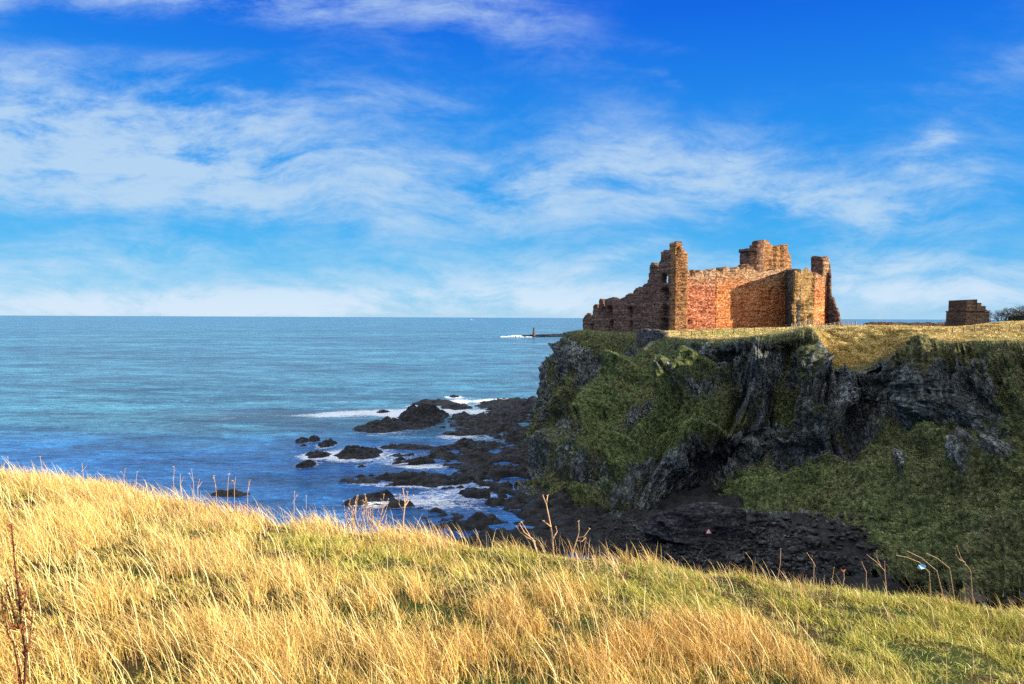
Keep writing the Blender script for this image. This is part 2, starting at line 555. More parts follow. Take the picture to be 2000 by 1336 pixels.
CL = [  # px, py, rx, ry, slope in degrees (rising to the right), weight
    (60, 255, 330, 110, -8, .95), (330, 320, 330, 100, 4, .85), (330, 385, 330, 50, 0, .55), (620, 350, 300, 75, -8, .5), (480, 235, 150, 45, -8, .4),
    (100, 30, 420, 65, 2, .6), (600, 45, 350, 60, 0, .6), (930, 60, 160, 50, -15, .25), (1040, 95, 210, 60, -20, .36), (760, 215, 180, 30, -6, .3),
    (1180, 335, 190, 42, 14, .85), (1350, 355, 130, 45, 12, .75), (1480, 400, 160, 40, -6, .5), (1650, 420, 200, 62, -4, .85), (1230, 400, 330, 60, 8, .38),
    (1140, 272, 110, 30, 12, .4), (1768, 290, 38, 24, 15, .9), (1735, 345, 70, 32, -20, .7), (1300, 130, 90, 16, -5, .3), (1280, 185, 40, 14, -25, .35), (1830, 350, 50, 45, -35, .3), (1890, 165, 190, 40, 14, .3),
    (1540, 50, 120, 60, -20, .2), (900, 535, 420, 28, 3, .45), (120, 535, 420, 40, 6, .5), (1150, 520, 180, 16, 18, .35), (700, 430, 420, 50, 2, .42), (850, 350, 200, 60, -6, .3),
    (620, 600, 620, 30, 1, 1.25), (100, 600, 500, 26, 1, .95), (1080, 590, 190, 28, -4, .7), (1800, 575, 330, 50, -10, .65), (1900, 535, 200, 26, -10, .5),
    (1500, 560, 600, 40, 0, .3), (240, 105, 330, 34, -3, -.5), (480, 108, 160, 24, -2, -.3), (1450, 90, 480, 150, 0, -.5), (300, 445, 300, 26, 2, -.3),
]
cov = None
for (cx, cy, rx, ry, rot, w) in CL:
    u0, v0, a = (cx - 1000) / 1500, (620 - cy) / 1500, math.radians(rot)
    du, dv = t.math('SUBTRACT', U, u0), t.math('SUBTRACT', V, v0)
    e1 = t.math('MULTIPLY', t.math('ADD', t.math('MULTIPLY', du, math.cos(a)), t.math('MULTIPLY', dv, math.sin(a))), 1500 / rx)
    e2 = t.math('MULTIPLY', t.math('SUBTRACT', t.math('MULTIPLY', dv, math.cos(a)), t.math('MULTIPLY', du, math.sin(a))), 1500 / ry)
    d2 = t.math('ADD', t.math('MULTIPLY', e1, e1), t.math('MULTIPLY', e2, e2))
    g = t.math('MULTIPLY', t.math('POWER', 2.718, t.math('MULTIPLY', d2, -1.0)), w)
    cov = g if cov is None else t.math('ADD', cov, g)
tex = t.math('ADD', t.math('MULTIPLY', n_big, 0.8), t.math('MULTIPLY', n_fib, 1.0))
tex = t.math('ADD', tex, t.math('MULTIPLY', n_puf, 0.95))
tex = t.math('SUBTRACT', tex, 1.375)          # about -0.5 .. 0.5
dens = t.math('ADD', t.math('MULTIPLY', cov, t.math('ADD', 0.66, t.math('MULTIPLY', tex, 1.7))), t.math('MULTIPLY', tex, 0.95))
dens = t.math('ADD', dens, 0.10)
dens = t.smooth(dens, -0.10, 1.22)
dens = t.math('MULTIPLY', dens, 0.80)
low = t.smooth(V, 0.14, 0.0)
cloudc = t.mix(low, lin(197, 222, 243), lin(224, 238, 253))
skycol = t.mix(dens, base, cloudc)
skycol = t.mix(1.0, skycol, (.467,) * 3, 'MULTIPLY')
# bright unseen fill added overhead and behind, to lift the shaded cliffs
sky_fill = t.math('MAXIMUM', t.smooth(Z_, 0.44, 0.66), t.math('MULTIPLY', t.math('MULTIPLY', t.smooth(Y_, -0.05, -0.5), t.smooth(Z_, 0.02, 0.2)), 0.25))
skycol = t.mix(t.math('MULTIPLY', sky_fill, 0.9), skycol, (.92, .96, .98))
below = t.smooth(Z_, -0.002, -0.03)
skycol = t.mix(below, skycol, (.10, .16, .22))
wt.links.new(skycol, bg.inputs[0])
bg.inputs[1].default_value = 1.0
SKY_STRENGTH = bg

# ------------------------------------------------------------------ headland: ribs from the fields, over the edge, down the cliff
# each rib: rear, far, inland, edge, a, b, c, d, e, foot, talus, talus, talus  as (px, py, distance)
RIBS = [
    [(1290, 640, 232), (1270, 640, 234), (1240, 641, 238), (1205, 643, 244), (1185, 660, 250), (1155, 690, 257), (1135, 720, 262), (1115, 755, 267), (1100, 780, 270), (1090, 800, 272), (1085, 806, 273), (1080, 812, 274), (1070, 820, 276)],
    [(1290, 641, 224), (1240, 641, 226), (1180, 642, 227), (1137, 645, 226), (1103, 667, 224), (1091, 690, 222), (1070, 722, 220), (1058, 765, 218), (1050, 805, 216), (1036, 842, 214), (1030, 850, 213), (1026, 856, 212), (1020, 865, 211)],
    [(1300, 642, 218), (1250, 643, 220), (1195, 646, 220), (1165, 650, 217), (1140, 672, 213), (1125, 700, 210), (1110, 740, 207), (1095, 785, 204), (1083, 825, 202), (1066, 850, 200), (1058, 862, 199), (1050, 872, 197), (1040, 885, 194)],
    [(1320, 642, 213), (1290, 644, 212), (1258, 648, 208), (1238, 653, 204), (1222, 690, 201), (1200, 728, 199), (1175, 770, 196), (1145, 815, 191), (1120, 845, 188), (1095, 868, 186), (1085, 880, 184), (1070, 890, 182), (1060, 905, 178)],
    [(1350, 641, 212), (1330, 644, 205), (1305, 649, 190), (1285, 657, 177), (1256, 695, 172), (1226, 740, 169), (1195, 790, 165), (1150, 848, 160), (1092, 866, 157), (1050, 938, 152), (1042, 948, 151), (1030, 960, 149), (1015, 975, 146)],
    [(1400, 640, 214), (1380, 642, 206), (1352, 648, 190), (1338, 661, 161), (1318, 700, 160.5), (1293, 750, 156.5), (1262, 800, 150), (1225, 850, 146), (1180, 915, 143), (1150, 982, 136), (1143, 995, 134), (1130, 1010, 131), (1120, 1025, 128)],
    [(1440, 640, 216), (1425, 641, 208), (1405, 646, 190), (1393, 662, 152), (1380, 700, 149), (1360, 745, 147), (1335, 795, 144), (1300, 850, 140), (1250, 930, 134), (1202, 1006, 127), (1198, 1020, 125), (1190, 1035, 122), (1180, 1050, 119)],
    [(1480, 640, 218), (1470, 641, 210), (1455, 645, 188), (1442, 660, 148), (1436, 700, 145), (1426, 750, 142.5), (1412, 805, 139), (1375, 862, 136), (1322, 925, 136), (1280, 1022, 127), (1270, 1035, 124), (1265, 1045, 121), (1255, 1062, 117)],
    [(1520, 639, 220), (1510, 640, 212), (1500, 643, 186), (1492, 655, 146), (1490, 700, 143), (1480, 750, 141), (1466, 810, 138), (1440, 868, 135.5), (1405, 915, 139.5), (1370, 1000, 131), (1350, 1030, 124), (1340, 1048, 120), (1325, 1070, 115)],
    [(1560, 638, 222), (1552, 639, 214), (1548, 641, 184), (1542, 649, 144), (1540, 700, 141), (1535, 750, 139), (1526, 800, 137), (1512, 850, 136.5), (1480, 895, 136), (1440, 945, 132), (1420, 985, 126), (1405, 1020, 121), (1390, 1070, 114)],
    [(1600, 637, 222), (1598, 637, 210), (1596, 638, 172), (1588, 642, 142), (1586, 690, 138), (1582, 740, 135.5), (1577, 790, 133), (1572, 840, 132), (1560, 880, 132), (1540, 918, 128), (1515, 965, 121), (1495, 1015, 114), (1470, 1090, 104)],
    [(1655, 640, 250), (1650, 639, 200), (1640, 641.5, 158), (1622, 713, 138), (1618, 740, 135), (1613, 780, 132), (1609, 820, 130), (1604, 858, 128), (1600, 892, 126.5), (1594, 918, 125), (1580, 965, 118), (1568, 1025, 108), (1555, 1110, 96)],
    [(1725, 640, 250), (1720, 639, 200), (1712, 640, 154), (1690, 713, 134), (1690, 735, 132), (1686, 775, 131.5), (1680, 810, 130.5), (1675, 845, 127), (1665, 875, 124), (1650, 905, 121), (1640, 960, 113), (1638, 1030, 101), (1640, 1130, 88)],
    [(1785, 640, 250), (1780, 639, 200), (1775, 640.5, 149), (1740, 690, 130), (1738, 715, 127), (1740, 750, 126.5), (1742, 790, 127), (1742, 820, 125), (1742, 845, 121), (1740, 865, 118), (1740, 940, 107), (1745, 1030, 95), (1750, 1140, 83)],
    [(1840, 640, 250), (1840, 639, 200), (1838, 641, 147), (1800, 663, 124), (1805, 690, 119), (1812, 725, 116.5), (1815, 770, 115.5), (1820, 815, 114), (1822, 840, 112.5), (1826, 858, 109), (1835, 930, 100), (1840, 1030, 88), (1850, 1150, 78)],
    [(1900, 639, 240), (1897, 638, 190), (1893, 638.5, 145), (1868, 668, 121), (1878, 700, 114), (1888, 740, 111), (1895, 780, 109), (1900, 815, 107.5), (1897, 845, 106), (1895, 868, 103), (1905, 940, 93), (1915, 1040, 82), (1920, 1160, 73)],
    [(1960, 633, 230), (1955, 631, 180), (1950, 632, 142), (1932, 666, 117), (1944, 700, 110), (1955, 740, 106), (1962, 780, 103), (1970, 820, 99), (1977, 860, 96), (1985, 900, 92), (2000, 960, 86), (2010, 1050, 77), (2020, 1160, 70)],
    [(2050, 633, 220), (2040, 631, 175), (2030, 629.5, 138), (2015, 669, 112), (2040, 700, 104), (2062, 740, 99), (2080, 790, 94), (2095, 840, 89), (2108, 890, 84), (2120, 950, 78), (2140, 1020, 71), (2150, 1100, 66), (2160, 1200, 60)],
    [(2260, 632, 205), (2240, 628, 160), (2220, 630, 125), (2190, 675, 98), (2230, 715, 90), (2260, 760, 84), (2290, 810, 79), (2310, 870, 74), (2330, 930, 69), (2350, 1000, 63), (2370, 1090, 57), (2380, 1190, 52), (2390, 1300, 47)],
    [(2600, 630, 190), (2580, 628, 140), (2550, 640, 105), (2500, 690, 80), (2540, 740, 72), (2570, 800, 66), (2590, 860, 62), (2610, 930, 57), (2630, 1010, 53), (2650, 1100, 48), (2670, 1200, 44), (2680, 1300, 40), (2690, 1430, 36)],
    [(3400, 632, 170), (3300, 630, 120), (3200, 650, 85), (3100, 720, 60), (3100, 790, 54), (3100, 870, 49), (3100, 950, 45), (3100, 1030, 42), (3100, 1120, 39), (3100, 1210, 36), (3100, 1310, 33), (3100, 1400, 31), (3100, 1520, 28)],
]
CP = np.array([[at(*p) for p in rib] for rib in RIBS])


def catmull(P, counts):
    """resample P (n, ...) along axis 0 with counts[i] samples in segment i"""
    n = len(P)
    ext = np.concatenate([[2 * P[0] - P[1]], P, [2 * P[-1] - P[-2]]])
    out, par = [], []
    for i in range(n - 1):
        p0, p1, p2, p3 = ext[i], ext[i + 1], ext[i + 2], ext[i + 3]
        d1, d2 = 0.4 * (p2 - p0), 0.4 * (p3 - p1)
        m = counts[i]
        for k in range(m + (1 if i == n - 2 else 0)):
            s = k / m
            h00, h10, h01, h11 = 2 * s**3 - 3 * s**2 + 1, s**3 - 2 * s**2 + s, -2 * s**3 + 3 * s**2, s**3 - s**2
            out.append(h00 * p1 + h10 * d1 + h01 * p2 + h11 * d2)
            par.append(i + s)
    return np.array(out), np.array(par)


def grid_normals(G):
    du = np.gradient(G, axis=0)
    dv = np.gradient(G, axis=1)
    N = np.cross(dv, du)
    N /= np.linalg.norm(N, axis=-1, keepdims=True) + 1e-9
    return N


cu = [34, 30, 34, 50, 44, 40, 38, 38, 38, 36, 30, 44, 36, 40, 40, 40, 44, 40, 24, 12]
cv = [10, 14, 34, 30, 34, 38, 38, 36, 34, 34, 30, 24]
cu = [int(c * 1.35) for c in cu]
cv = [cv[0], cv[1], cv[2]] + [int(c * 1.4) for c in cv[3:]]
G1, upar = catmull(CP, cu)
G2, vpar = catmull(np.swapaxes(G1, 0, 1), cv)
G = np.swapaxes(G2, 0, 1)                                  # (nu, nv, 3)
UP, VP = np.meshgrid(upar, vpar, indexing='ij')
N0 = grid_normals(G)
if N0[..., 2].mean() < 0:
    N0 = -N0
PX, PY = proj(G)
slope = N0[..., 2]


def blobs(lst, px=None, py=None):
    px = PX if px is None else px
    py = PY if py is None else py
    out = np.zeros_like(px)
    for (x, y, rx, ry, rot, w) in lst:
        a = math.radians(rot)
        dx, dy = px - x, -(py - y)
        e1 = (dx * math.cos(a) + dy * math.sin(a)) / rx
        e2 = (dy * math.cos(a) - dx * math.sin(a)) / ry
        out += w * np.exp(-(e1 * e1 + e2 * e2))
    return out


# relief
def along(lines):
    out = np.zeros_like(PX)
    for (pts, r, w) in lines:
        best = np.full(PX.shape, 9.0)
        for (x0, y0), (x1, y1) in zip(pts[:-1], pts[1:]):
            tt = np.clip(((PX - x0) * (x1 - x0) + (PY - y0) * (y1 - y0)) / ((x1 - x0) ** 2 + (y1 - y0) ** 2), 0, 1)
            best = np.minimum(best, np.hypot(PX - x0 - tt * (x1 - x0), PY - y0 - tt * (y1 - y0)) / r)
        out += w * np.exp(-best ** 2)
    return out


KEEP = (PX, PY)
wob = 9 * fbm(G / 3.5, 3, 15)
PX, PY = PX + wob, PY + 9 * fbm(G / 3.5, 3, 16)
shape = along([
    ([(1738, 695), (1742, 760), (1750, 815)], 9, -3.2), ([(1612, 722), (1618, 800), (1626, 880)], 7, -2.4), ([(1700, 760), (1675, 830), (1650, 870)], 26, -2.4), ([(1470, 745), (1440, 795), (1418, 830)], 10, -2.0),
    ([(1345, 715), (1290, 800), (1245, 880)], 12, -2.2), ([(1232, 690), (1185, 765), (1130, 835)], 12, -2.4), ([(1190, 865), (1165, 930), (1140, 960)], 8, -2.4), ([(1215, 900), (1185, 965), (1175, 1000)], 10, -2.6),
    ([(1330, 985), (1370, 930), (1430, 885)], 24, -2.2), ([(1525, 905), (1560, 888), (1598, 868)], 14, -3.4), ([(1415, 870), (1440, 845), (1480, 850)], 12, -2.0), ([(1395, 700), (1440, 695)], 10, -1.8), ([(1110, 700), (1098, 760)], 7, -1.6),
    ([(1880, 720), (1900, 760), (1935, 800)], 12, -1.6), ([(1880, 845), (1930, 815)], 7, -1.6), ([(1640, 720), (1720, 722)], 8, -1.2), ([(1540, 690), (1550, 760), (1545, 850)], 10, -1.0), ([(1500, 770), (1505, 860)], 8, -1.4),
    ([(1236, 728), (1205, 780), (1150, 855)], 11, 3.0), ([(1375, 715), (1335, 765), (1272, 850), (1215, 935)], 13, 3.2), ([(1140, 690), (1118, 745), (1100, 800)], 14, 1.6), ([(1080, 880), (1120, 905)], 26, 2.0), ([(1150, 900), (1160, 950)], 14, 1.5),
    ([(1435, 860), (1370, 850), (1310, 900)], 14, 2.2), ([(1130, 990), (1205, 985)], 16, 2.2), ([(1580, 700), (1590, 820)], 14, 1.5), ([(1660, 740), (1640, 860)], 12, 1.4), ([(1805, 680), (1815, 850)], 26, 1.2), ([(1870, 690), (1890, 800)], 10, 1.2),
    ([(1480, 720), (1470, 790)], 16, 1.6), ([(1345, 765), (1310, 800)], 16, 1.8), ([(1885, 915), (1965, 890)], 18, 1.8), ([(1775, 900), (1775, 935)], 12, 1.4), ([(1470, 960), (1580, 935), (1700, 920)], 16, .8), ([(1440, 700), (1520, 780)], 9, .8),
])
PX, PY = KEEP
cliffy = sstep(3.0, 3.25, VP)                            # 0 on the fields, 1 below the edge
rock = sstep(0.80, 0.35, slope) * 0.55 * cliffy
rock += blobs([
    (1150, 715, 45, 45, 30, .55), (1110, 705, 25, 40, 0, .3), (1125, 690, 18, 14, 0, .5), (1230, 720, 30, 30, 50, .2), (1100, 900, 55, 45, 30, .7), (1150, 930, 40, 50, 30, .5),
    (1345, 770, 60, 26, 10, .65), (1290, 790, 50, 16, 45, .5), (1240, 830, 25, 30, 60, .45), (1250, 965, 60, 55, 30, .65), (1390, 690, 40, 14, 5, .35),
    (1465, 760, 40, 75, 0, .5), (1500, 735, 25, 40, 0, .5), (1440, 890, 50, 30, 0, .6), (1400, 940, 70, 70, 30, .8), (1330, 960, 60, 60, 0, .5), (1550, 880, 60, 34, 10, .75),
    (1620, 780, 34, 80, 5, .7), (1680, 760, 60, 50, 0, .8), (1690, 830, 45, 55, 30, .7), (1645, 890, 18, 30, 0, .6), (1800, 785, 65, 60, 0, .65), (1880, 790, 40, 60, 30, .6), (1905, 760, 40, 25, 0, .4),
    (1890, 860, 40, 22, 30, .6), (1775, 915, 24, 36, 20, 1.5), (1890, 918, 30, 30, 10, 1.6), (1960, 890, 30, 26, 20, 1.5), (1925, 900, 24, 18, 0, 1.0), (1795, 985, 14, 14, 0, .7),
    (1480, 1020, 70, 20, -5, .6), (1640, 1040, 100, 36, -12, .6), (1560, 1050, 80, 40, 0, .6), (1090, 830, 30, 20, 40, .3),
    (1190, 664, 60, 22, 0, -.4), (1300, 720, 50, 30, 50, -.25), (1200, 800, 22, 90, -32, -.25), (1260, 870, 30, 50, -32, -.25), (1370, 830, 70, 32, 8, -.8), (1230, 910, 18, 50, -25, -.5), (1400, 720, 50, 40, 0, -.3),
    (1540, 800, 42, 48, 0, -.5), (1800, 690, 60, 26, 0, -.5), (1700, 720, 60, 12, 10, -.5), (1430, 970, 60, 26, 25, -.8), (1560, 960, 130, 36, 12, -.7), (1800, 1000, 160, 90, 0, -.4), (1700, 905, 70, 36, 25, -.5),
    (1800, 890, 70, 26, 5, -.4), (1950, 1020, 120, 120, 0, -.4), (1960, 780, 60, 80, 0, -.25), (1085, 800, 20, 50, 0, -.25), (1540, 680, 60, 24, 0, -.35),
])
talus = sstep(6.6, 7.8, VP - 0.5 * sstep(10.5, 11.5, UP) * 0 + 1.2 * sstep(13, 15.5, UP)) * sstep(8.0, 9.2, UP) * (1 - sstep(11.4, 12, VP))
streak = fbm(np.stack([UP * 4.5, VP * 0.55, 0 * UP], -1), 4, 91, 0.6)
streak2 = fbm(np.stack([UP * 12, VP * 1.3, 0 * UP], -1), 3, 95, 0.6)
rock = rock * 0.9 - 0.13 * np.clip(shape, -3, 2.0) + (0.55 * streak + 0.34 * streak2) * (1 - 0.6 * talus) - 0.10 * talus + 0.16 * fbm(G / 2.5, 3, 99) + 0.10
rock *= cliffy
rock += 0.35 * sstep(10.2, 12, VP) * (1 - sstep(11.5, 12.6, UP)) - 0.2 * cliffy * fbm(G / 5.0, 3, 5)
rock = np.clip(rock, 0, 1)
pale = np.clip(blobs([
    (1150, 700, 45, 45, 0, .8), (1125, 690, 16, 14, 0, .9), (1345, 770, 40, 18, 10, .9), (1330, 755, 16, 10, 0, .7), (1620, 770, 34, 60, 5, .9), (1670, 760, 60, 40, 0, .9), (1500, 730, 28, 40, 0, .8), (1650, 900, 14, 16, 0, 1.2),
    (1775, 915, 16, 30, 20, 1.3), (1885, 915, 26, 28, 10, 1.5), (1962, 888, 22, 20, 20, 1.6), (1100, 880, 40, 25, 30, .6), (1360, 1000, 120, 16, 0, .5), (1470, 750, 10, 60, 5, .7), (1410, 915, 40, 30, 0, .5), (1795, 980, 10, 10, 0, .9), (1480, 1030, 60, 14, 0, .5),
]), 0, 1)
green = np.clip(0.30 + 0.35 * fbm(G / 8.0, 3, 9) + blobs([
    (1200, 800, 26, 100, -32, .6), (1270, 860, 45, 70, -32, .6), (1370, 830, 70, 32, 8, .9), (1300, 720, 60, 50, 50, .7), (1230, 910, 22, 50, -25, .7), (1190, 664, 60, 30, 0, .3), (1540, 800, 50, 50, 0, .4),
    (1430, 970, 60, 30, 25, .6), (1400, 700, 60, 50, 0, .3), (1800, 1010, 90, 60, 0, .4), (1690, 1060, 60, 40, 0, .3), (1560, 960, 120, 40, 12, .3), (1880, 720, 90, 60, 0, -.1), (1800, 770, 80, 80, 0, -.5), (1960, 1000, 100, 120, 0, -.15), (1800, 690, 70, 30, 0, -.25), (1700, 900, 80, 36, 20, -.15)]), 0, 1) 
dry = (1 - sstep(2.93, 3.04, VP + 0.05 * fbm(G / 2.0, 3, 77))) * sstep(3.2, 4.0, UP)
lawn = blobs([(1450, 650, 110, 5.0, 1, 1.2), (1950, 661, 60, 3, 0, .6)]) * dry
lawn += 0.35 * dry * sstep(0.1, 0.5, fbm(G / 6.0, 3, 31)) * (UP > 10)
path = np.zeros_like(PX)
pl = [(1262, 682), (1275, 667), (1290, 657), (1305, 652)]
for (x0, y0), (x1, y1) in zip(pl[:-1], pl[1:]):
    tt = np.clip(((PX - x0) * (x1 - x0) + (PY - y0) * (y1 - y0)) / ((x1 - x0) ** 2 + (y1 - y0) ** 2), 0, 1)
    d = np.hypot(PX - x0 - tt * (x1 - x0), PY - y0 - tt * (y1 - y0))
    path = np.maximum(path, sstep(4.5, 1.5, d) * 0.9)
path += blobs([(1360, 660, 60, 3, 0, .8), (1480, 657, 50, 3, 6, .6)]) * dry

# relief
W = G + 0
def terrace(x, n, k=0.28):
    y = x * n
    f = np.floor(y)
    return (f + sstep(0.5 - k, 0.5 + k, y - f)) / n


crag = terrace(fbm(W / np.array([7.0, 7.0, 12.0]), 4, 21, 0.5, True), 3.0, 0.2)
blocks = terrace(fbm(W / np.array([2.4, 2.4, 1.7]), 3, 33, 0.5), 2.5, 0.2) + 0.4 * fbm(W / 0.8, 2, 34, 0.6, True)
lump = fbm(W / 4.0, 4, 41)
fine = fbm(W / 0.9, 3, 52)
flut = fbm(np.stack([W[..., 0] / 3.4, W[..., 1] / 3.4, W[..., 2] / 22.0], -1), 4, 61, 0.5, True)
amp_r = rock * cliffy
disp = amp_r * (2.7 * crag + 1.3 * blocks + 1.4 * flut + 0.4 * fine - 0.7)
disp += (1 - rock) * cliffy * (0.7 * lump + 1.3 * (flut - 0.2) + 0.5 * crag + 0.3 * blocks + 0.25 * fine - 0.7)
disp += cliffy * np.where(shape > 0, 1.9, 1.7) * shape
rib = fbm(np.stack([UP * 3.2, VP * 0.35, 0 * UP], -1), 4, 97, 0.55, True)
rib2 = fbm(np.stack([UP * 8.5, VP * 0.55, 0 * UP], -1), 3, 103, 0.55, True)
disp += cliffy * (1 - 0.75 * talus) * (2.1 * rib + 0.9 * rib2 + 0.45 * streak2 - 0.4) + talus * 0.5 * lump
disp *= 1 - 0.9 * np.clip(blobs([(1265, 668, 42, 20, 0, 1.0), (1300, 700, 34, 24, 20, .85), (1335, 690, 30, 20, 0, .6)]), 0, 1)
disp += (1 - cliffy) * (0.22 * lump + 0.12 * fine) * sstep(0.5, 2.4, VP)
ditch = sstep(10.3, 11, UP) * (1 - sstep(13.3, 14, UP)) * sstep(1.9, 2.3, VP) * (1 - cliffy)
stk = np.stack([(0.8 * W[..., 0] + 0.33 * W[..., 1]) / 1.5, (0.4 * W[..., 0] - 0.9 * W[..., 1]) / 6.0, 0 * W[..., 0]], -1)
disp += ditch * 0.85 * fbm(stk, 4, 71, 0.6, True)
edge_soft = 1 - 0.88 * np.exp(-(np.maximum(VP - 3.0, 0) / 0.45) ** 2) * cliffy - 0.3 * (1 - cliffy) * np.exp(-((VP - 3.0) / 0.3) ** 2)
notch = (UP > 10.6) & (UP < 13.6)
edge_soft = np.where(notch & (VP > 2.9) & (VP < 3.6), np.minimum(edge_soft, 0.12), edge_soft)
G = G + N0 * (disp * edge_soft)[..., None]
nu, nv = G.shape[:2]
idx = np.arange(nu * nv).reshape(nu, nv)
Q = np.stack([idx[:-1, :-1], idx[:-1, 1:], idx[1:, 1:], idx[1:, :-1]], -1).reshape(-1, 4)
green = np.clip(green + 0.18 * np.clip(shape, -2, 2.5) + 0.65 * streak * (1 - 0.4 * talus) + 0.4 * streak2 * (1 - 0.6 * talus) + 0.22 * talus + 0.1, 0, 1)
zone = np.stack([rock, dry, pale], -1).reshape(-1, 3)
tone = np.stack([green, np.clip(lawn, 0, 1), np.clip(path, 0, 1)], -1).reshape(-1, 3)
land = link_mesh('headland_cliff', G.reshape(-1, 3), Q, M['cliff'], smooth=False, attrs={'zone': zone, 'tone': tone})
tag(land, 'grassy headland with dark cliffs dropping into the sea below the castle', 'cliff', kind='structure')

NG = grid_normals(G)
if NG[..., 2].mean() < 0:
    NG = -NG


# ------------------------------------------------------------------ tufts of grass on the headland
def ribbons(base, lean, height, width, tint, name, mat, segs=3, yaw=None, bend=1.0, up=None):
    """blades: base (n,3), lean (n,3) horizontal reach of the tip in metres"""
    n = len(base)
    yaw = rng.uniform(0, math.pi, n) if yaw is None else yaw
    wv = np.stack([np.cos(yaw), np.sin(yaw), np.zeros(n)], -1) * width[:, None] * 0.5
    upv = np.zeros((n, 3))
    upv[:, 2] = 1
    if up is not None:
        upv = up
    vs = []
    for k in range(segs):
        s = k / segs
        c = base + upv * (height * (s - 0.18 * s * s * bend))[:, None] + lean * (s ** 1.7)
        w = (1 - 0.55 * s)
        vs += [c - wv * w, c + wv * w]
    tip = base + upv * (height * (1 - 0.18 * bend))[:, None] + lean
    vs.append(tip)
    per = 2 * segs + 1
    V = np.stack(vs, 1).reshape(-1, 3)
    b = (np.arange(n) * per)[:, None]
    quads = np.concatenate([b + np.array([[2 * k, 2 * k + 1, 2 * k + 3, 2 * k + 2]]) for k in range(segs - 1)])
    tris = b + np.array([[2 * segs - 2, 2 * segs - 1, 2 * segs]])
    T = np.repeat(tint, per, axis=0)
    return link_mesh(name, V, [quads, tris], mat, attrs={'tint': T})


vis = (PX > 1020) & (PX < 2120) & (PY < 1180)
area_du = np.linalg.norm(np.gradient(G, axis=0), axis=-1) * np.linalg.norm(np.gradient(G, axis=1), axis=-1)


def scatter(weight, n):
    w = (weight * area_du * vis).ravel()
    w = w / w.sum()
    i = rng.choice(w.size, n, p=w)
    p = G.reshape(-1, 3)[i]
    iu, iv = np.unravel_index(i, (nu, nv))
    du = G[np.minimum(iu + 1, nu - 1), iv] - p
    dv = G[iu, np.minimum(iv + 1, nv - 1)] - p
    p = p + du * rng.random((n, 1)) + dv * rng.random((n, 1))
    return p, NG.reshape(-1, 3)[i], i


def tuft_mesh(weight, n, per, h, w, palette, clump, droop, wind=(-0.25, 0.05)):
    p, nn, i = scatter(weight, n)
    p = np.repeat(p, per, 0) + rng.normal(0, 0.14, (n * per, 3)) * np.array([1, 1, 0.3])
    nn = np.repeat(nn, per, 0)
    m = len(p)
    hh = h * rng.uniform(0.5, 1.3, m)
    lean = rng.normal(0, 0.35, (m, 3)) * hh[:, None]
    lean[:, 2] = 0
    lean[:, 0] += wind[0] * hh
    lean += nn * (hh * droop)[:, None] * np.array([1, 1, 0])
    lean[:, 2] -= hh * droop * 0.5
    fld = fbm(p[::per] / clump, 3, 441, 0.6) * 0.9 + 0.5 + rng.normal(0, 0.14, n)
    c = np.array(palette)[np.repeat(np.clip((fld * len(palette)).astype(int), 0, len(palette) - 1), per)]
    gmix = np.repeat(green.ravel()[i], per)[:, None]
    c = c * rng.uniform(0.75, 1.25, (m, 1))
    return p, lean, hh, w * rng.uniform(0.6, 1.4, m), c, gmix


p, lean, hh, ww, c, g = tuft_mesh(np.clip(1 - 2.0 * rock, 0, 1) * cliffy * (VP < 12), 46000, 3, 0.36, 0.11,
                                  [(.018, .021, .010), (.035, .045, .015), (.07, .085, .025), (.12, .13, .042), (.19, .17, .075), (.27, .23, .11)], np.array([2.2, 2.2, 3.5]), 0.9)
c = c * (1 - 0.6 * g) + np.array([.10, .15, .04]) * 0.6 * g * rng.uniform(0.6, 1.4, (len(c), 1)) * (c.sum(1, keepdims=True) / 0.2) ** 0.8
tag(ribbons(p, lean, hh, ww, c, 'cliff_grass', M['tufts'], 2), 'dark green and olive rough grass clinging to the shaded cliff', 'grass', kind='stuff')
STK = np.array([1.1, 3.6, 1.1])
p, lean, hh, ww, c, g = tuft_mesh(dry * (1 - np.clip(lawn * 0.9, 0, .85)) * (UP > 2.5) * (VP > 1.2) * (1 + 3 * ditch), 30000, 4, 0.40, 0.12,
                                  [(.16, .115, .04), (.30, .21, .07), (.46, .33, .11), (.60, .45, .17), (.68, .53, .22), (.76, .62, .30)], STK, 0.8)
tag(ribbons(p, lean, hh, ww, c, 'dry_field_grass', M['tufts'], 2), 'golden dry grass on the sunlit bank and field edge below the castle', 'grass', kind='stuff')

# ------------------------------------------------------------------ rock shelf, beach
SH = [(1000, 790, 62, 12, 1.8), (1042, 796, 20, 16, 4.0), (985, 812, 60, 16, 1.6), (955, 828, 80, 22, 1.6), (1020, 850, 95, 28, 1.7), (925, 868, 44, 10, 1.4), (940, 897, 165, 14, 1.1),
      (1030, 890, 70, 30, 1.8), (850, 935, 165, 11, 1.3), (990, 925, 110, 26, 1.4), (960, 975, 115, 32, 1.1), (1080, 985, 130, 50, 1.7), (920, 1022, 105, 17, 1.1), (1180, 1045, 230, 45, 2.0),
      (1050, 1062, 220, 30, 1.7), (760, 975, 60, 9, .9), (850, 965, 32, 8, .9), (1420, 1085, 240, 60, 3.0), (830, 905, 60, 7, .8), (720, 940, 45, 5, .9), (900, 850, 30, 6, .8), (905, 815, 26, 6, .9), (740, 985, 60, 6, .8), (880, 940, 170, 12, 1.3), (800, 890, 40, 4, .7), (930, 880, 100, 10, 1.0), (1600, 1130, 200, 80, 4.0), (1390, 1000, 110, 34, 1.8)]
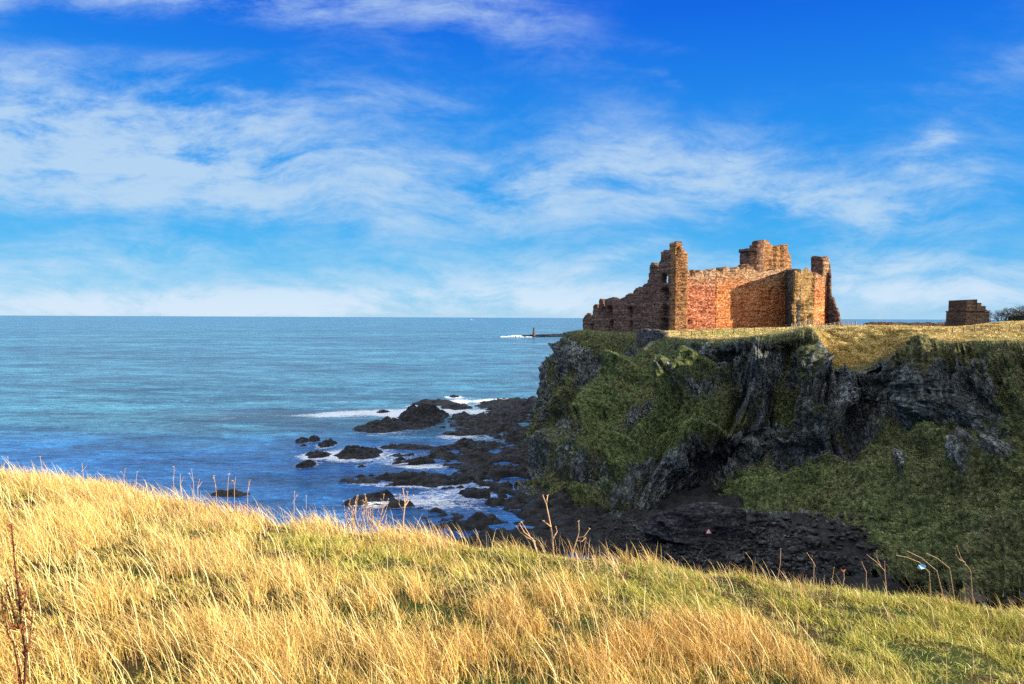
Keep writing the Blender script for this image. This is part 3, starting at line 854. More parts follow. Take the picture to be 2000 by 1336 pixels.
CARVE = [(1003, 937, 19, 7), (1017, 949, 13, 6), (1063, 978, 16, 4), (985, 942, 8, 3), (965, 968, 8, 5), (1030, 833, 12, 4), (985, 848, 10, 4), (955, 860, 26, 4), (1000, 872, 10, 4), (1060, 1000, 8, 3), (925, 1041, 16, 3)]
CHAN = [(800, 958, 8), (832, 966, 10), (862, 978, 10), (900, 990, 9), (940, 1000, 8), (975, 1008, 6), (1010, 1018, 3)]


def px_ellipse(px, py, rx, ry):
    c = sea_at(px, py)
    a = rx * c[1] / 1500
    b = abs(sea_at(px, py - ry)[1] - sea_at(px, py + ry)[1]) / 2
    return c[0], c[1], a, b


ISLES = [  # px, py of the waterline centre, half width, half depth in px, height, label
    (753, 834, 55, 12, 3.0, 'long dark humped rock in the water left of the largest offshore rock'),
    (824, 818, 48, 18, 4.6, 'largest dark rock standing in the water off the shelf'),
    (846, 788, 48, 5, 2.2, 'low brown sunlit reef farthest out, with surf behind it'),
    (893, 796, 34, 5, 2.0, 'flat sunlit brown rock at the right end of the outer reef'),
    (748, 805, 14, 3, 1.0, 'small brown sunlit rock in the white surf'),
    (887, 775, 11, 2, 1.0, 'tiny rock awash in surf beyond the outer reef'),
    (866, 812, 12, 5, 1.5, 'small dark rock at the right foot of the largest offshore rock'),
    (590, 862, 14, 4, 1.3, 'leftmost rock of the three small offshore rocks in a row'),
    (612, 859, 13, 5, 1.7, 'middle rock of the three small offshore rocks in a row'),
    (592, 871, 8, 3, .9, 'tiny rock just in front of the row of three small rocks'),
    (639, 869, 18, 6, 1.8, 'pointed rock at the right end of the three small rocks in a row'),
    (622, 890, 27, 6, 1.5, 'low dark rock at the left end of the broad offshore rock'),
    (700, 887, 50, 11, 2.1, 'broad flat offshore rock nearest the middle of the dark water'),
    (598, 909, 20, 6, 1.5, 'isolated low rock nearest the grass on its left side of the rock group'),
    (707, 911, 11, 2.5, .7, 'tiny rock barely breaking the surface below the broad offshore rock'),
    (762, 874, 22, 4, 1.0, 'small ragged rock between the broad rock and the long thin reef'),
    (808, 874, 46, 5, 1.3, 'long thin reef pointing at the rock shelf'),
    (450, 966, 40, 5, 1.5, 'dark rock half hidden behind the grass crest far left'),
]
SHE = [(*px_ellipse(*s[:4]), s[4]) for s in SH]
ISE = [(*px_ellipse(*s[:4]), s[4]) for s in ISLES]
CAE = [px_ellipse(*s) for s in CARVE]
_r = random.Random(5)
CAE += [px_ellipse(_r.uniform(830, 1080), _r.uniform(845, 1010), _r.uniform(3, 9), _r.uniform(1.2, 2.4)) for _ in range(46)]
CAE += [px_ellipse(_r.uniform(880, 1120), _r.uniform(860, 1010), _r.uniform(6, 16), _r.uniform(1.6, 3.2)) for _ in range(30)]
CHP = [(sea_at(a, b)[0], sea_at(a, b)[1], px_ellipse(a, b, r * 2, r)[3]) for a, b, r in CHAN]


def shelf_height(X, Y):
    """large-scale shape of the shelf (no fine noise), negative under water"""
    H = np.full(X.shape, -3.0)
    for (cx, cy, a, b, h) in SHE:
        d2 = ((X - cx) / a) ** 2 + ((Y - cy) / b) ** 2
        H = np.maximum(H, h * (1 - d2 ** 0.8))
    return H


def carve(X, Y, H):
    for (cx, cy, a, b) in CAE:
        d2 = ((X - cx) / a) ** 2 + ((Y - cy) / b) ** 2
        H = H - 2.6 * np.exp(-d2 * 1.1)
    for (x0, y0, r0), (x1, y1, r1) in zip(CHP[:-1], CHP[1:]):
        tt = np.clip(((X - x0) * (x1 - x0) + (Y - y0) * (y1 - y0)) / ((x1 - x0) ** 2 + (y1 - y0) ** 2), 0, 1)
        d = np.hypot(X - x0 - tt * (x1 - x0), Y - y0 - tt * (y1 - y0)) / (r0 + tt * (r1 - r0))
        H = np.minimum(H, np.where(d < 1.6, H * sstep(0.9, 1.6, d) - 1.2 * sstep(1.6, 0.8, d), H))
    return H


xs = np.arange(-62, 75, 0.42)
ys = np.arange(62, 330, 0.55)
SX, SY = np.meshgrid(xs, ys, indexing='ij')
H = shelf_height(SX, SY)
P3 = np.stack([SX, SY, 0 * SX], -1)
rot = 0.35
rx_, ry_ = SX * math.cos(rot) + SY * math.sin(rot), -SX * math.sin(rot) + SY * math.cos(rot)
strata = fbm(np.stack([rx_ / 14, ry_ / 3.2, 0 * rx_], -1), 5, 101, 0.55, True)
ragged = fbm(P3 / 2.6, 4, 111)
H2 = np.where(H > -2.9, H + 1.25 * strata + 0.9 * ragged - 0.85, -3)
H2 = carve(SX, SY, H2)
H2 = H2 + 0.45 * fbm(P3 / 1.3, 4, 117, 0.6, True) + 0.5 * sstep(150, 125, SY) * fbm(P3 / 2.5, 3, 119, 0.6, True)
# shingle rises into the gully
rise = sstep(14, 30, SX) * sstep(178, 160, SY) * 1.6 + np.clip((SX - 14) / 40, 0, 1) * sstep(135, 95, SY) * 2.4
H2 = H2 + rise
V3 = np.stack([SX, SY, H2], -1)
keep = H2 > -1.6
ni, nj = SX.shape
idx = np.arange(ni * nj).reshape(ni, nj)
kq = keep[:-1, :-1] | keep[1:, :-1] | keep[:-1, 1:] | keep[1:, 1:]
Q = np.stack([idx[:-1, :-1], idx[1:, :-1], idx[1:, 1:], idx[:-1, 1:]], -1)[kq]
used, inv = np.unique(Q, return_inverse=True)
tag(link_mesh('rock_shelf', V3.reshape(-1, 3)[used], inv.reshape(-1, 4), M['wet_rock'], smooth=False),
    'black wave-cut rock shelf with tide pools at the foot of the cliff', 'rock shelf', kind='structure')


def rock_mesh(name, c, size, mat, seed, flat=0.5, sub=4, rough=0.28, rz=0.0):
    bm = bmesh.new()
    bmesh.ops.create_icosphere(bm, subdivisions=sub, radius=1)
    v = np.array([x.co[:] for x in bm.verts])
    f = np.array([[q.index for q in x.verts] for x in bm.faces])
    bm.free()
    q = v * np.array(size)
    L = max(size)
    n = fbm(q / (0.55 * L) + seed * 3.7, 5, seed, 0.6, True)
    n2 = fbm(np.stack([q[:, 0] / (0.5 * L), q[:, 1] / (0.16 * L), q[:, 2] / (0.12 * L)], -1) + seed, 4, seed + 5)
    k = 1 + rough * n + 0.16 * n2
    q = q * k[:, None]
    q[:, 2] = np.where(q[:, 2] < 0, q[:, 2] * 0.5, q[:, 2])
    cs, sn = math.cos(rz), math.sin(rz)
    q = np.stack([q[:, 0] * cs - q[:, 1] * sn, q[:, 0] * sn + q[:, 1] * cs, q[:, 2]], -1)
    return link_mesh(name, q + np.asarray(c), f, mat, smooth=False, origin=c)


def isle(e, k):
    """a ragged skerry: tilted strata standing out of the water"""
    cx, cy, a, b, h = e
    st = max(0.22, min(0.4, a / 30))
    X, Y = np.meshgrid(np.arange(-a * 1.35, a * 1.35 + st, st), np.arange(-b * 1.4, b * 1.4 + st * 1.3, st * 1.3), indexing='ij')
    d2 = (X / a) ** 2 + (Y / b) ** 2
    P = np.stack([X + cx, Y + cy, 0 * X], -1)
    r = 0.3 + 0.25 * math.sin(k * 2.1)
    u, v = X * math.cos(r) + Y * math.sin(r), -X * math.sin(r) + Y * math.cos(r)
    sc = max(a, 3) / 8
    st_ = fbm(np.stack([u / (3.8 * sc) + k * 9, v / (1.3 * sc), 0 * u], -1), 5, 130 + k, 0.6, True)
    rg = fbm(P / (2.4 * sc), 5, 150 + k, 0.6)
    ed = d2 + 0.45 * fbm(P / (3.2 * sc), 3, 170 + k)
    Z = h * (1 - np.abs(ed) ** 0.9) * (0.62 + 0.32 * st_ + 0.35 * rg) + 0.10 * h * rg - 0.12
    Z = np.where(ed > 1, np.minimum(Z, -0.4 - 0.8 * (ed - 1)), Z)
    kp = Z > -1.0
    n_, m_ = X.shape
    ix = np.arange(n_ * m_).reshape(n_, m_)
    q = np.stack([ix[:-1, :-1], ix[1:, :-1], ix[1:, 1:], ix[:-1, 1:]], -1)[kp[:-1, :-1] | kp[1:, 1:]]
    us, iv = np.unique(q, return_inverse=True)
    V = np.stack([X + cx, Y + cy, Z], -1).reshape(-1, 3)[us]
    return link_mesh('sea_rock', V, iv.reshape(-1, 4), M['wet_rock'], origin=(cx, cy, 0))


for k, (s_, e) in enumerate(zip(ISLES, ISE)):
    tag(isle(e, k), s_[5], 'rock', 'rocks standing in the sea off the shelf')

# ------------------------------------------------------------------ sea
fx = np.arange(-200, 70.1, 1.0)
fy = np.arange(92, 380, 1.0)
ox = 70 * (60000 / 70) ** np.linspace(0, 1, 40)[1:]
oxl = -(200 * (60000 / 200) ** np.linspace(0, 1, 40)[1:])[::-1]
oy = 380 * (90000 / 380) ** np.linspace(0, 1, 60)[1:]
oyl = np.array([-3000, -400, -100, 0, 40, 70])
gx = np.concatenate([oxl, fx, ox])
gy = np.concatenate([oyl, fy, oy])
WX, WY = np.meshgrid(gx, gy, indexing='ij')
HH = shelf_height(WX, WY)
for (cx, cy, a, b, h) in ISE:
    d2 = ((WX - cx) / a) ** 2 + ((WY - cy) / b) ** 2
    HH = np.maximum(HH, 1.6 * (1 - np.sqrt(d2)))
foam = sstep(-2.2, 0.3, HH) * 0.45
wpx, wpy = proj(np.stack([WX, WY, 0 * WX], -1))
wpy = np.where(WY > 20, wpy, 5000)
W3_ = np.stack([WX / 14, WY / 14, 0 * WX], -1)
wpx = wpx + 70 * fbm(W3_, 4, 211)
wpy = np.where(WY > 20, wpy + 6 * fbm(W3_, 4, 212), 5000)
foam += blobs([(650, 786, 60, 7, 0, .58), (740, 803, 120, 10, 2, .56), (800, 815, 60, 7, 0, .3), (930, 785, 70, 8, 0, .55), (880, 777, 50, 6, 0, .45), (560, 812, 190, 5, 1.5, .42), (400, 818, 110, 4, 2, .38), (900, 805, 60, 5, 0, .5), (660, 810, 110, 6, 0, .3),
               (720, 860, 120, 20, 0, .22), (680, 905, 160, 18, 0, .26), (850, 855, 90, 12, 0, .3), (640, 885, 110, 12, 0, .26), (900, 960, 110, 20, 0, .25), (800, 985, 120, 16, 0, .32), (560, 895, 140, 10, 0, .15), (760, 945, 130, 6, 0, .3), (820, 915, 60, 5, 0, .4)], wpx, wpy)
foam = np.clip(foam, 0, 1)
near_shade = sstep(815, 905, wpy + 26 * fbm(np.stack([WX / 40, WY / 40, 0 * WX], -1), 3, 3)) * (WY > 20)  # mask of the painted shade on the near water
near_shade = np.maximum(near_shade, sstep(-190, -110, WX) * 0 )
shade_band = blobs([(450, 812, 240, 8, 1, .5), (300, 840, 220, 8, 1, .3), (560, 822, 100, 5, 1, .6), (1500, 700, 10, 10, 0, 0)], wpx, wpy)  # mask of the painted shade strips offshore
surf = np.stack([foam, near_shade, np.clip(shade_band, 0, 1)], -1).reshape(-1, 3)
swell = 0.16 * fbm(np.stack([WX / 16, WY / 6, 0 * WX], -1), 3, 201) * ((WY > 95) & (WY < 379) & (WX > -199) & (WX < 69))
SV = np.stack([WX, WY, swell], -1).reshape(-1, 3)
a_, b_ = WX.shape
idx = np.arange(a_ * b_).reshape(a_, b_)
Q = np.stack([idx[:-1, :-1], idx[1:, :-1], idx[1:, 1:], idx[:-1, 1:]], -1).reshape(-1, 4)
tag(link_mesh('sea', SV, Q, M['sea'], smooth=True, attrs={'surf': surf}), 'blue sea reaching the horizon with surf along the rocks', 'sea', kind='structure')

# ------------------------------------------------------------------ foreground hill
def ground_z(X, Y):
    brow = 11.6 - 0.19 * (X + 7.3)                     # line of the brow
    tt = np.maximum(Y - brow, 0)
    plane = EYE - 1.92 - 0.0907 * X - 0.128 * Y
    drop = np.where(tt < 4, 0.10 * tt * tt, 1.6 + 0.8 * (tt - 4))
    drop = drop * 1.0
    xl = np.maximum(-X - 26, 0)
    z = plane - drop - 0.02 * xl ** 2
    P = np.stack([X, Y, 0 * X], -1)
    near = sstep(18, 10, Y)
    z = z + (0.11 * fbm(P / 1.9, 3, 301) + 0.05 * fbm(P / 0.6, 2, 305)) * near + (1 - near) * 1.2 * fbm(P / 7, 3, 307)
    return np.maximum(z, -2 + 0 * z)


gxs = np.concatenate([np.linspace(-70, -14, 30)[:-1], np.arange(-14, 14, 0.2), np.linspace(14, 80, 34)])
gys = np.concatenate([np.linspace(-25, -1, 14)[:-1], np.arange(-1, 16, 0.2), np.linspace(16, 75, 60)])
FX, FY = np.meshgrid(gxs, gys, indexing='ij')
FZ = ground_z(FX, FY)
a_, b_ = FX.shape
idx = np.arange(a_ * b_).reshape(a_, b_)
Q = np.stack([idx[:-1, :-1], idx[1:, :-1], idx[1:, 1:], idx[:-1, 1:]], -1).reshape(-1, 4)
tag(link_mesh('grassy_hill', np.stack([FX, FY, FZ], -1).reshape(-1, 3), Q, M['soil'], smooth=True), 'grassy cliff top in the foreground', 'hill', kind='structure')


# zones of the meadow, read as straw (0) to green (1)
def meadow(X, Y):
    Z = ground_z(X, Y)
    px, py = proj(np.stack([X, Y, Z + 0.1], -1))
    g = blobs([(800, 1120, 260, 34, -8, .55), (640, 1075, 110, 26, -8, .3), (1250, 1130, 330, 50, -7, .55), (1700, 1190, 330, 60, -6, .7), (1850, 1290, 240, 75, 0, 1.7), (1380, 1180, 200, 40, -10, .3),
               (60, 960, 160, 30, -8, .4), (450, 1040, 300, 20, -8, .35), (330, 1240, 120, 60, 0, .3), (700, 1210, 60, 40, 0, .3), (230, 1030, 120, 20, -5, .3), (1000, 1080, 200, 26, -8, .6), (600, 1040, 250, 20, -9, .4), (1400, 1125, 300, 24, -5, .4), (1450, 1330, 60, 30, 0, .3), (1000, 1330, 130, 30, 0, .2), (2000, 1230, 100, 60, 0, .4),
               (1300, 1280, 300, 60, -20, -.35), (250, 1150, 250, 90, 0, -.3), (1560, 1260, 140, 50, -25, -.4)], px, py)
    return g + 0.42 * fbm(np.stack([X / 0.7, Y / 0.9, 0 * X], -1), 4, 401), px, py


def sample_xy(n, y0=1.7, y1=14.5, pw=-0.25):
    # density falls off slowly with distance
    Y = []
    while sum(len(q) for q in Y) < n:
        y = rng.uniform(y0, y1, n)
        k = rng.random(n) < (0.72 * y + 0.8) / (0.72 * y1 + 0.8) * (y / y0) ** pw
        Y.append(y[k])
    Y = np.concatenate(Y)[:n]
    X = rng.uniform(-1, 1, n) * (0.72 * Y + 0.8)
    return X, Y


STRAW = np.array([(.70, .56, .24), (.64, .48, .17), (.80, .68, .36), (.52, .34, .12), (.66, .52, .20), (.38, .21, .075)])
GREEN = np.array([(.30, .34, .06), (.42, .42, .10), (.22, .29, .05), (.52, .47, .14), (.58, .49, .18), (.35, .36, .08)])

# clumps
NC = 7600
cx_, cy_ = sample_xy(NC)
per = 34
CX, CY = np.repeat(cx_, per), np.repeat(cy_, per)
rr = np.repeat(rng.uniform(0.05, 0.16, NC), per)
ang = rng.uniform(0, 2 * math.pi, NC * per)
rad = np.sqrt(rng.random(NC * per)) * rr
bx, by = CX + np.cos(ang) * rad, CY + np.sin(ang) * rad
extra = 60000
ex, ey = sample_xy(extra)
bx, by = np.concatenate([bx, ex]), np.concatenate([by, ey])
out_x = np.concatenate([np.cos(ang) * rad / rr, rng.normal(0, 0.5, extra)])
out_y = np.concatenate([np.sin(ang) * rad / rr, rng.normal(0, 0.5, extra)])
g, qx_, qy_ = meadow(bx, by)
isg = rng.random(len(bx)) < sstep(0.12, 0.85, g)
tall = np.concatenate([np.repeat(rng.uniform(0.5, 1.35, NC), per), rng.uniform(0.6, 1.1, extra)])
hgt = np.where(isg, rng.uniform(0.10, 0.24, len(bx)), rng.uniform(0.15, 0.37, len(bx))) * tall
hgt *= 1 - 0.30 * sstep(0.15, 0.7, g)
windx = -0.24 + 0.18 * fbm(np.stack([bx / 2.2, by / 2.2, 0 * bx], -1), 2, 411)
windy = -0.10 + 0.25 * fbm(np.stack([bx / 1.7, by / 1.7, 0 * bx], -1), 2, 417)
hole = sstep(0.10, -0.30, fbm(np.stack([bx / 0.55, by / 0.8, 0 * bx], -1), 3, 421)) * (by < 13)
hgt *= 1 - 0.78 * hole
isg |= rng.random(len(bx)) < 0.35 * hole
lean = np.stack([hgt * (windx + 0.38 * out_x + rng.normal(0, 0.27, len(bx))), hgt * (windy + 0.38 * out_y + rng.normal(0, 0.27, len(bx))), 0 * bx], -1)
lean[isg] += rng.normal(0, 0.05, (isg.sum(), 3)) * np.array([1, 1, 0.3])
tint = np.where(isg[:, None], GREEN[rng.integers(0, len(GREEN), len(bx))], STRAW[rng.integers(0, len(STRAW), len(bx))])
tint = tint * rng.uniform(0.55, 1.5, (len(bx), 1)) * np.array([1.0, .92, .72])
# redder, browner straw towards the lower right, as in the photograph
red = np.clip(blobs([(1250, 1250, 420, 110, 0, .8), (1700, 1130, 500, 30, -5, .5), (900, 1200, 200, 80, 0, .4)], qx_, qy_), 0, 1)[:, None] * (~isg)[:, None]
tint = tint * (1 - red * np.array([0.02, 0.11, 0.10]))
wid = np.where(isg, rng.uniform(0.0032, 0.0058, len(bx)), rng.uniform(0.0023, 0.0048, len(bx))) * (0.75 + by / 14)
bz = ground_z(bx, by) - 0.01
tag(ribbons(np.stack([bx, by, bz], -1), lean, hgt, wid, tint, 'meadow_grass', M['blades'], 3), 'long straw coloured and green grass blowing on the foreground slope', 'grass', kind='stuff')

# seeding stalks standing over the rest
NS = 9000
sx_, sy_ = sample_xy(NS)
g, spx, spy = meadow(sx_, sy_)
kk = rng.random(NS) < np.clip(1.0 - 0.9 * sstep(0.1, 0.8, g), 0.12, 1)
sx_, sy_, g = sx_[kk], sy_[kk], g[kk]
n = len(sx_)
sh = rng.uniform(0.30, 0.52, n) * (1 - 0.25 * sstep(0.1, 0.8, g))
ln = np.stack([sh * (rng.normal(-0.36, 0.20, n)), sh * rng.normal(-0.05, 0.2, n), 0 * sh], -1)
sz = ground_z(sx_, sy_)
tint = STRAW[rng.integers(0, len(STRAW), n)] * rng.uniform(0.8, 1.2, (n, 1))
tag(ribbons(np.stack([sx_, sy_, sz], -1), ln, sh, rng.uniform(.004, .006, n) * (0.7 + sy_ / 14), tint, 'tall_grass_stalks', M['blades'], 4, bend=0.6),
    'thin pale grass stalks standing above the foreground grass', 'grass', kind='stuff')

# rough reddish stalks fringing the brow
NB = 3000
fxx = rng.uniform(-8.6, 8.6, NB)
fyy = 11.6 - 0.19 * (fxx + 7.3) + rng.normal(-0.2, 0.6, NB)
keepb = vnoise(np.stack([fxx / 0.5, 0 * fxx, 0 * fxx], -1), 431) + rng.uniform(-.8, .8, NB) > -0.1
fxx, fyy = fxx[keepb], fyy[keepb]
n = len(fxx)
fh = rng.uniform(0.16, 0.40, n) * (0.75 + 0.5 * vnoise(np.stack([fxx / 0.9, 0 * fxx, 0 * fxx], -1), 433))
fl = np.stack([fh * rng.normal(-0.25, 0.28, n), fh * rng.normal(0, 0.2, n), 0 * fh], -1)
ft = np.array([(.60, .40, .22), (.50, .27, .13), (.66, .52, .30), (.42, .20, .09)])[rng.integers(0, 4, n)] * rng.uniform(.8, 1.15, (n, 1))
tag(ribbons(np.stack([fxx, fyy, ground_z(fxx, fyy)], -1), fl, fh, rng.uniform(.005, .009, n), ft, 'crest_stalks', M['blades'], 4, bend=0.4),
    'reddish dry stalks fringing the crest of the foreground slope', 'grass', kind='stuff')

# ------------------------------------------------------------------ the castle
castle = empty('castle_ruin', (60, 212, 29.5))
tag(castle, 'roofless red sandstone castle ruin on the cliff top above the sea', 'castle')
CO = np.array([60, 212, 29.5])


def on_line(A, B, px):
    """point of the plan line A-B seen in direction px: (t, X, Y)"""
    k = (px - 1000) / 1500
    dx, dy = B[0] - A[0], B[1] - A[1]
    tt = (k * A[1] - A[0]) / (dx - k * dy)
    return tt, A[0] + tt * dx, A[1] + tt * dy


def ruin_wall(name, A, B, prof, thick, mat, holes=(), parent=castle, org=CO, cell=0.36, z0=28.2, rough=0.10, back=None, seed=1, absolute=False, ragged=0.5):
    """a masonry wall from plan point A to B (front face); prof = skyline [(px, py)] ; holes = [(px0, px1, py0, py1)] right through or blind"""
    A, B = np.array(A, float), np.array(B, float)
    L = np.hypot(*(B - A))
    d = (B - A) / L
    nrm = np.array([d[1], -d[0]])
    if np.dot(nrm, -A) < 0:
        nrm = -nrm
    if absolute:
        ts = np.array([p[0] for p in prof])
        zs = np.array([p[1] for p in prof])
    else:
        ts, zs = [], []
        for (px, py) in prof:
            tt, x, y = on_line(A, B, px)
            ts.append(tt)
            zs.append(at(px, py, y)[2])
        o = np.argsort(ts, kind='stable')
        ts, zs = np.array(ts)[o], np.array(zs)[o]
    nx = max(2, int(round(L / cell)))
    top = lambda tt: np.interp(tt, ts, zs)
    nz = int(math.ceil((zs.max() + 0.6 - z0) / cell))
    tv = np.linspace(0, 1, nx + 1)
    zv = z0 + np.arange(nz + 1) * cell
    tc, zc = (tv[:-1] + tv[1:]) / 2, (zv[:-1] + zv[1:]) / 2
    TC, ZC = np.meshgrid(tc, zc, indexing='ij')
    PC = np.stack([TC * L, ZC, 0 * TC], -1)
    tops = top(TC) + ragged * (0.6 * vnoise(PC * np.array([.9, 0, 0]) + seed, seed) + 0.25 * vnoise(PC * np.array([2.3, 0, 0]) + seed, seed + 2) + 0.7 * np.maximum(0, vnoise(PC * np.array([.33, 0, 0]) + seed, seed + 4)))
    solid = ZC < tops
    depth = np.zeros_like(solid, float)                    # blind recess depth
    for hgl in holes:
        px0, px1, py0, py1 = hgl[:4]
        blind = hgl[4] if len(hgl) > 4 else 0
        t0, _, y0 = on_line(A, B, px0)
        t1, _, y1 = on_line(A, B, px1)
        t0, t1 = min(t0, t1), max(t0, t1)
        za, zb = at(px0, py1, (y0 + y1) / 2)[2], at(px0, py0, (y0 + y1) / 2)[2]
        e = np.abs((TC - (t0 + t1) / 2) / max((t1 - t0) / 2, 1e-6))
        arch = zb - 0.35 * (t1 - t0) * L * e ** 2
        ins = (e < 1) & (ZC > za) & (ZC < arch)
        if blind:
            depth = np.maximum(depth, ins * blind)
        else:
            solid &= ~ins
    TV, ZV = np.meshgrid(tv, zv, indexing='ij')
    # snap the uppermost vertices to the skyline
    PV = np.stack([TV * L, ZV, 0 * TV], -1)
    tp = top(TV) + ragged * (0.6 * vnoise(PV * np.array([.9, 0, 0]) + seed, seed) + 0.25 * vnoise(PV * np.array([2.3, 0, 0]) + seed, seed + 2) + 0.7 * np.maximum(0, vnoise(PV * np.array([.33, 0, 0]) + seed, seed + 4)))
    ZS = np.where((ZV > tp - 0.5 * cell) & (ZV < tp + 0.9 * cell), tp + 0.10 * vnoise(PV * 7, seed + 3), ZV)
    jx = 0.10 * vnoise(PV * 5.1, seed + 1)
    dep_v = np.zeros((nx + 1, nz + 1))
    for a in (0, 1):
        for b in (0, 1):
            dep_v[a:nx + a, b:nz + b] = np.maximum(dep_v[a:nx + a, b:nz + b], depth)
    rn = rough * (vnoise(PV * np.array([2.0, 2.6, 1]), seed + 7) + 0.7 * vnoise(PV * np.array([.5, .9, 1]), seed + 8))
    fr = np.stack([A[0] + d[0] * (TV * L + jx) + nrm[0] * (rn - dep_v), A[1] + d[1] * (TV * L + jx) + nrm[1] * (rn - dep_v), ZS], -1)
    bd = (np.asarray(back) if back is not None else -nrm) * thick
    bk = fr + np.array([bd[0], bd[1], 0]) - np.stack([nrm[0] * (rn - dep_v), nrm[1] * (rn - dep_v), 0 * rn], -1)
    n1 = (nx + 1) * (nz + 1)
    fi = np.arange(n1).reshape(nx + 1, nz + 1)
    V = np.concatenate([fr.reshape(-1, 3), bk.reshape(-1, 3)])
    F = []
    s = solid
    q = np.stack([fi[:-1, :-1], fi[1:, :-1], fi[1:, 1:], fi[:-1, 1:]], -1)
    F.append(q[s])
    F.append(q[s][:, ::-1] + n1)
    pad = np.pad(s, 1)
    for (da, db, v0, v1) in ((1, 0, (1, 0), (1, 1)), (-1, 0, (0, 1), (0, 0)), (0, 1, (1, 1), (0, 1)), (0, -1, (0, 0), (1, 0))):
        nb = pad[1 + da:1 + da + nx, 1 + db:1 + db + nz]
        m = s & ~nb
        i, j = np.where(m)
        a0, a1 = fi[i + v0[0], j + v0[1]], fi[i + v1[0], j + v1[1]]
        F.append(np.stack([a1, a0, a0 + n1, a1 + n1], -1))
    F = np.concatenate(F)
    used, inv = np.unique(F, return_inverse=True)
    o = link_mesh(name, V[used] - org, inv.reshape(-1, 4), mat, parent)
    return o


# plan of the walls (x, y); the shaded range runs seaward, the curtain faces the sun
T0 = (43.0, 199.5)                       # outer corner of the big tower
R1 = on_line(T0, (21.3, 228.5), 1181)
R2 = on_line(T0, (21.3, 228.5), 1138)
P1317 = on_line(T0, (21.3, 228.5), 1318)[1:]
P1262 = on_line(T0, (21.3, 228.5), 1262)[1:]
P1181 = R1[1:]
P1138 = R2[1:]
ruin_wall('tower_wall', P1262, P1317, [(1262, 552), (1265, 548), (1267.5, 530), (1269, 516), (1273, 516), (1275, 522), (1282, 520), (1286, 510), (1289, 506), (1290, 492), (1294, 487), (1306, 488), (1309, 482), (1311, 476), (1318, 473)],
          2.4, M['tower_stone'], [(1289.5, 1303, 533, 554), (1291.5, 1304, 562, 586, 2.2), (1299, 1303, 567, 577), (1292, 1303, 596, 617, 2.2), (1291, 1304, 621, 646, 2.2), (1278, 1284, 513, 524, 1.2)], seed=3)
ruin_wall('range_wall', P1181, P1262, [(1181, 584), (1192, 583), (1206, 583), (1207.5, 585), (1212, 581), (1226, 575), (1234, 574), (1236, 568), (1238, 566), (1250, 562), (1256, 555), (1262, 551)],
          1.5, M['tower_stone'], [(1187, 1195, 600, 620, 1.3), (1226.5, 1234, 601, 619, 1.3), (1192, 1197, 627, 643, 1.2), (1230, 1234.5, 629, 645, 1.2), (1262, 1275, 566, 573, .3)], seed=5)
ruin_wall('broken_wall', P1138, P1181, [(1136, 628), (1140, 620), (1143, 614), (1147, 612), (1151, 618), (1156.5, 617), (1157.5, 606), (1159, 598), (1163, 597), (1165, 606), (1168, 609), (1168.6, 590), (1170, 586), (1174, 585), (1176, 598), (1178, 606), (1181, 607)],
          1.3, M['tower_stone'], [(1153, 1158, 634, 645, .8)], seed=7, cell=0.26)
# sunlit turret at the tower's corner
TA = on_line((43.0, 199.5), (50, 201.5), 1317)[1:]
TB = on_line((43.0, 199.5), (50, 201.5), 1341.5)[1:]
ruin_wall('tower_turret', TA, TB, [(1317, 474), (1319, 472), (1327, 474), (1330, 480), (1332, 487), (1337, 491), (1341, 496), (1342, 503)],
          3.2, M['tan_stone'], [(1320, 1324.5, 484, 499, .5), (1322, 1339, 535, 537.5, .25), (1322, 1337, 568, 570.5, .3)], seed=11, rough=0.24, ragged=0.3)
ruin_wall('turret_buttress', (TB[0] - .1, TB[1] + .4), (TB[0] + 1.2, TB[1] + 4.2), [(0, 46.5), (.5, 45.2), (1, 43)], 2.0, M['tan_stone'], seed=12, absolute=True)
# curtain wall in two stretches
C0 = (45.0, 201.6)
C1 = on_line(C0, (77.5, 219.5), 1397)[1:]
ruin_wall('curtain_wall', C0, C1, [(1340, 528), (1352, 528.5), (1358, 531), (1366, 528), (1380, 530), (1390, 529), (1397, 530)], 3.4, M['red_stone'],
          [(1343, 1350, 625, 634, 1.0), (1347, 1353, 530, 541, .7), (1372, 1378, 533, 541, .5)], seed=13, rough=0.13, ragged=0.8)
C2 = (78.3, 218.6)
ruin_wall('curtain_wall', C1, C2, [(1397, 531), (1408, 532), (1411, 525), (1415, 518.5), (1421, 520), (1425, 528), (1430, 530), (1436, 523), (1441, 521), (1446, 527), (1450, 521), (1458, 519), (1466, 520), (1474, 527), (1530, 527)], 3.4, M['orange_stone'],
          [(1501.5, 1506, 569, 589, 1.6), (1506, 1509, 562, 566, .4)], seed=14, rough=0.12, ragged=0.7)
